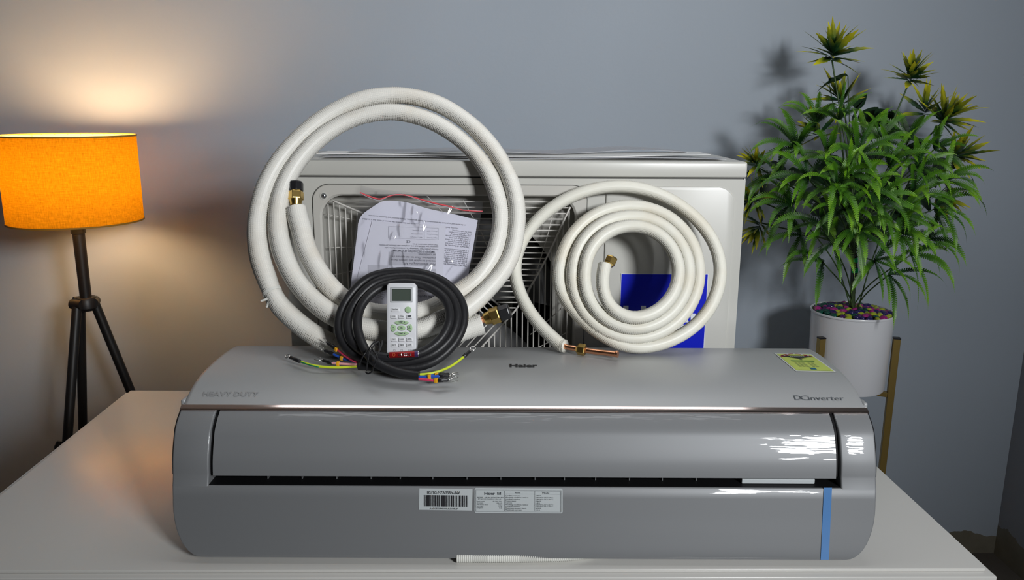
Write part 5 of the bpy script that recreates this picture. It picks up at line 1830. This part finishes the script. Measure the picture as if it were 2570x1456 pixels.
def stem_to(c, name, r=0.0016, sag=0.25, start=None):
    TR_N[0] += 1
    if start is None and TR_N[0] not in (3, 9, 16, 17, 20, 26, 29):
        t_ = random.uniform(0.70, 1.0)
        start = base_p + (P(2143, 590, 1.93) - base_p) * t_
    b = Vector(start) if start is not None else base_p + Vector((random.uniform(-0.012, 0.012), random.uniform(-0.008, 0.010), 0))
    m1 = b + (c - b) * 0.45
    m1.x += (b.x - c.x) * sag; m1.y += (b.y - c.y) * sag
    return MB().tube(catmull([b, m1, c], 0.02), r, 7).build(name, M_stem, plant, smooth=True)


rp = random.Random(21)
PC = P(2150, 450, PY)
ferns = [  # px, py, distance, fronds, frond length in px, axis lean (right, towards camera, up)
    (2000, 372, 1.86, 11, 105, (-0.7, 0.35, 0.6)), (2048, 310, 1.93, 8, 95, (-0.5, 0.2, 0.9)), (2105, 300, 1.88, 7, 80, (-0.3, 0.5, 0.8)), (2152, 392, 1.76, 12, 100, (0.0, 0.6, 0.75)),
    (2230, 418, 1.80, 11, 100, (0.3, 0.5, 0.7)), (2100, 470, 1.71, 12, 100, (-0.2, 0.8, 0.5)), (2195, 505, 1.70, 12, 95, (0.1, 0.9, 0.4)), (2030, 450, 1.78, 11, 105, (-0.6, 0.6, 0.4)),
    (1985, 515, 1.84, 10, 105, (-0.85, 0.35, 0.2)), (2290, 492, 1.78, 11, 105, (0.5, 0.6, 0.4)), (2370, 455, 1.86, 10, 105, (0.85, 0.3, 0.35)), (2345, 375, 1.92, 8, 95, (0.6, 0.3, 0.7)),
    (2345, 525, 1.84, 9, 115, (0.85, 0.4, 0.15)), (2250, 585, 1.73, 11, 100, (0.35, 0.8, 0.25)), (2150, 580, 1.69, 11, 95, (0.0, 0.95, 0.2)), (2060, 560, 1.76, 10, 95, (-0.4, 0.75, 0.15)),
    (2285, 640, 1.80, 8, 110, (0.7, 0.5, 0.05)), (2195, 655, 1.74, 9, 95, (0.25, 0.8, 0.0)), (2120, 525, 1.70, 9, 90, (-0.1, 0.95, 0.3)), (2065, 658, 1.80, 4, 95, (-0.7, 0.4, 0.15)),
    (2170, 350, 1.95, 8, 90, (0.1, 0.2, 0.9)), (2260, 540, 1.72, 9, 90, (0.25, 0.9, 0.3)), (2330, 600, 1.86, 6, 105, (0.9, 0.2, 0.1)),
    (1955, 440, 1.90, 8, 100, (-0.8, 0.3, 0.4)), (2210, 350, 1.84, 9, 90, (0.2, 0.5, 0.85)), (2300, 420, 1.82, 9, 95, (0.5, 0.5, 0.6)), (2130, 440, 1.72, 9, 90, (-0.1, 0.8, 0.55)), (2010, 590, 1.86, 6, 100, (-0.8, 0.4, 0.0)), (2230, 690, 1.82, 5, 110, (0.5, 0.5, -0.1)), (2080, 390, 1.80, 8, 95, (-0.3, 0.6, 0.6)), (2170, 470, 1.70, 7, 90, (0.0, 0.9, 0.5)), (2280, 350, 1.90, 6, 90, (0.3, 0.4, 0.8)), (2090, 610, 1.76, 6, 95, (-0.3, 0.8, 0.1)),
]
for (px, py, fw, nf, lpx, ax) in ferns:
    c = P(px, py, fw + PLD)
    sp = stem_to(c, 'fern_sprig', 0.0016, 0.15)
    axv = Vector((ax[0], -ax[1], ax[2])).normalized()
    q1 = axv.orthogonal().normalized(); q2 = axv.cross(q1)
    a0 = rp.uniform(0, 6.28)
    for k in range(nf):
        a = a0 + 2 * math.pi * k / nf + rp.uniform(-0.25, 0.25)
        op = R(rp.uniform(45, 88)) if k % 3 else R(rp.uniform(15, 45))
        d = axv * math.cos(op) + (q1 * math.cos(a) + q2 * math.sin(a)) * math.sin(op)
        d.z += 0.22
        L = lpx * 0.00114 * rp.uniform(0.82, 1.2)
        v, f, uv = frond_geo(c, d, L, rp.uniform(1.0, 2.4), 0.0090 * rp.uniform(0.9, 1.2), 28, rp)
        mk('frond', v, f, M_fern, sp, False, uv)

tufts = [  # px, py, distance, leaves, leaf length px, axis
    (2088, 150, 1.92, 17, 84, (0.0, 0.35, 0.95), 0.0085), (2282, 205, 1.93, 16, 68, (0.05, 0.45, 0.9), 0.0075), (2118, 262, 1.96, 11, 80, (-0.5, 0.1, 0.5), 0.007), (2362, 310, 1.97, 18, 92, (0.6, 0.2, 0.75), 0.0075),
    (1903, 420, 1.93, 12, 58, (-0.5, 0.4, 0.5), 0.006), (1896, 500, 1.93, 13, 66, (-0.6, 0.3, -0.1), 0.006), (1912, 560, 1.95, 9, 66, (-0.5, 0.3, -0.5), 0.006), (2385, 395, 1.98, 12, 84, (0.9, 0.1, 0.2), 0.007), (2060, 345, 1.97, 9, 75, (-0.5, 0.1, 0.6), 0.007), (2345, 490, 2.0, 8, 85, (0.9, 0.1, -0.2), 0.007), (2320, 290, 2.0, 8, 75, (0.0, 0.1, 1.0), 0.0065)]
for (px, py, fw, nf, lpx, ax, W) in tufts:
    c = P(px, py, fw + PLD)
    sp = stem_to(c, 'variegated_sprig', 0.0019, 0.12)
    axv = Vector((ax[0], -ax[1], ax[2])).normalized()
    q1 = axv.orthogonal().normalized(); q2 = axv.cross(q1)
    a0 = rp.uniform(0, 6.28)
    nf_ = int(nf * 1.85)
    for k in range(nf_):
        a = a0 + 2.39996 * k
        fr_ = k / nf_
        op = R(14 + 88 * fr_ + rp.uniform(-10, 10))
        d = axv * math.cos(op) + (q1 * math.cos(a) + q2 * math.sin(a)) * math.sin(op)
        L = lpx * 0.00095 * rp.uniform(0.75, 1.15)
        v, f, uv = blade_geo(c + axv * (0.020 * (1 - fr_)), d, L, rp.uniform(0.0, 0.55), W * 0.88 * rp.uniform(0.85, 1.2), rp)
        mk('variegated_leaf', v, f, M_croton, sp, False, uv)

broad = [(2110, 196, 1.95, (-0.8, 0.2, -0.25), 95, 0.014), (2100, 200, 1.94, (0.4, 0.4, 0.1), 30, 0.010), (2150, 285, 1.98, (0.25, 0.3, 0.9), 58, 0.022), (2180, 300, 1.99, (0.2, 0.3, 0.6), 60, 0.026), (2215, 300, 1.97, (-0.5, 0.3, 0.6), 62, 0.022), (2240, 320, 1.98, (-0.25, 0.3, 0.9), 70, 0.020),
         (2240, 300, 1.95, (0.2, 0.5, -0.5), 52, 0.022), (2250, 330, 1.96, (0.6, 0.3, 0.35), 80, 0.026), (2260, 345, 1.94, (0.7, 0.4, -0.1), 75, 0.026), (2200, 385, 1.95, (-0.3, 0.5, -0.5), 60, 0.026), (2300, 425, 1.86, (-0.7, 0.5, -0.2), 48, 0.022), (2080, 400, 1.95, (-0.2, 0.6, -0.5), 60, 0.026),
         (2120, 420, 1.93, (0.3, 0.6, -0.4), 60, 0.026), (2230, 460, 1.92, (0.2, 0.5, -0.6), 62, 0.028), (2320, 440, 1.94, (0.5, 0.4, -0.5), 65, 0.028), (2000, 440, 1.95, (-0.4, 0.4, -0.5), 60, 0.024), (2290, 380, 1.98, (0.2, 0.4, 0.6), 60, 0.026), (2060, 480, 1.92, (-0.3, 0.6, -0.6), 60, 0.028), (2150, 500, 1.90, (0.0, 0.6, -0.6), 62, 0.028),
         (1930, 480, 1.97, (-0.3, 0.4, -0.7), 55, 0.024), (1950, 420, 1.98, (-0.3, 0.4, 0.5), 50, 0.022), (2360, 420, 1.98, (0.4, 0.3, 0.1), 60, 0.026), (2260, 540, 1.9, (0.3, 0.5, -0.6), 60, 0.026), (2100, 560, 1.88, (-0.2, 0.6, -0.5), 55, 0.024), (2160, 255, 1.97, (0.35, 0.3, 0.8), 45, 0.018), (2205, 340, 2.0, (0.1, 0.5, -0.2), 60, 0.026)]
for k in range(20):  # extra dark leaves added to deepen the shade inside the bush
    a_ = rp.uniform(0, 6.28)
    broad.append((2165 + 150 * math.cos(a_) * rp.uniform(0.2, 1), 490 + 120 * math.sin(a_) * rp.uniform(0.2, 1), rp.uniform(1.90, 1.97), (rp.uniform(-0.6, 0.6), rp.uniform(0.2, 0.6), rp.uniform(-0.8, 0.2)), rp.uniform(55, 75), 0.027))
for (px, py, fw, ax, lpx, W) in broad:
    c = P(px, py, fw + PLD)
    d = Vector((ax[0], -ax[1], ax[2])).normalized()
    root_ = c - d * 0.02
    v, f, uv = blade_geo(root_, d, lpx * 0.00096, rp.uniform(0.3, 0.9), W, rp, False, 10, True)
    st_ = MB().tube(catmull([P(2143, 590, 1.93) + Vector((rp.uniform(-0.006, 0.006), rp.uniform(-0.004, 0.006), rp.uniform(-0.06, 0.0))), P(2143, 590, 1.93) + (root_ - P(2143, 590, 1.93)) * 0.5 + Vector(((PX - root_.x) * 0.12, 0.015, 0)), root_], 0.03), 0.0012, 6).build('leaf_stem', M_stem, plant, smooth=True)
    mk('broad_leaf', v, f, M_leaf_d, st_, True, uv)
# main trunk, black sleeve and glitter bands
t0, t1 = base_p.copy(), P(2143, 610, 1.93)
MB().tube([t0, t0 + (t1 - t0) * 0.3, t0 + (t1 - t0) * 0.32, t0 + (t1 - t0) * 0.6, t1], [0.0072, 0.0062, 0.0068, 0.0058, 0.005], 12).build('trunk', M_trunk, plant, smooth=True, sharp=40)
sl0, sl1 = P(2147, 708, 1.915), P(2144, 640, 1.915)
sl = MB().tube([sl0, sl0 + (sl1 - sl0) * 0.06, sl0 + (sl1 - sl0) * 0.2, sl1], [0.002, 0.0058, 0.0066, 0.0070], 14).build('black_sleeve', M_black, plant, smooth=True, sharp=50)
for (t_a, t_b) in ((0.36, 0.52), (0.72, 0.90)):
    MB().tube([sl0 + (sl1 - sl0) * t_a, sl0 + (sl1 - sl0) * t_b], 0.0076, 14).build('glitter_band', M_glit, sl, smooth=True, sharp=50)
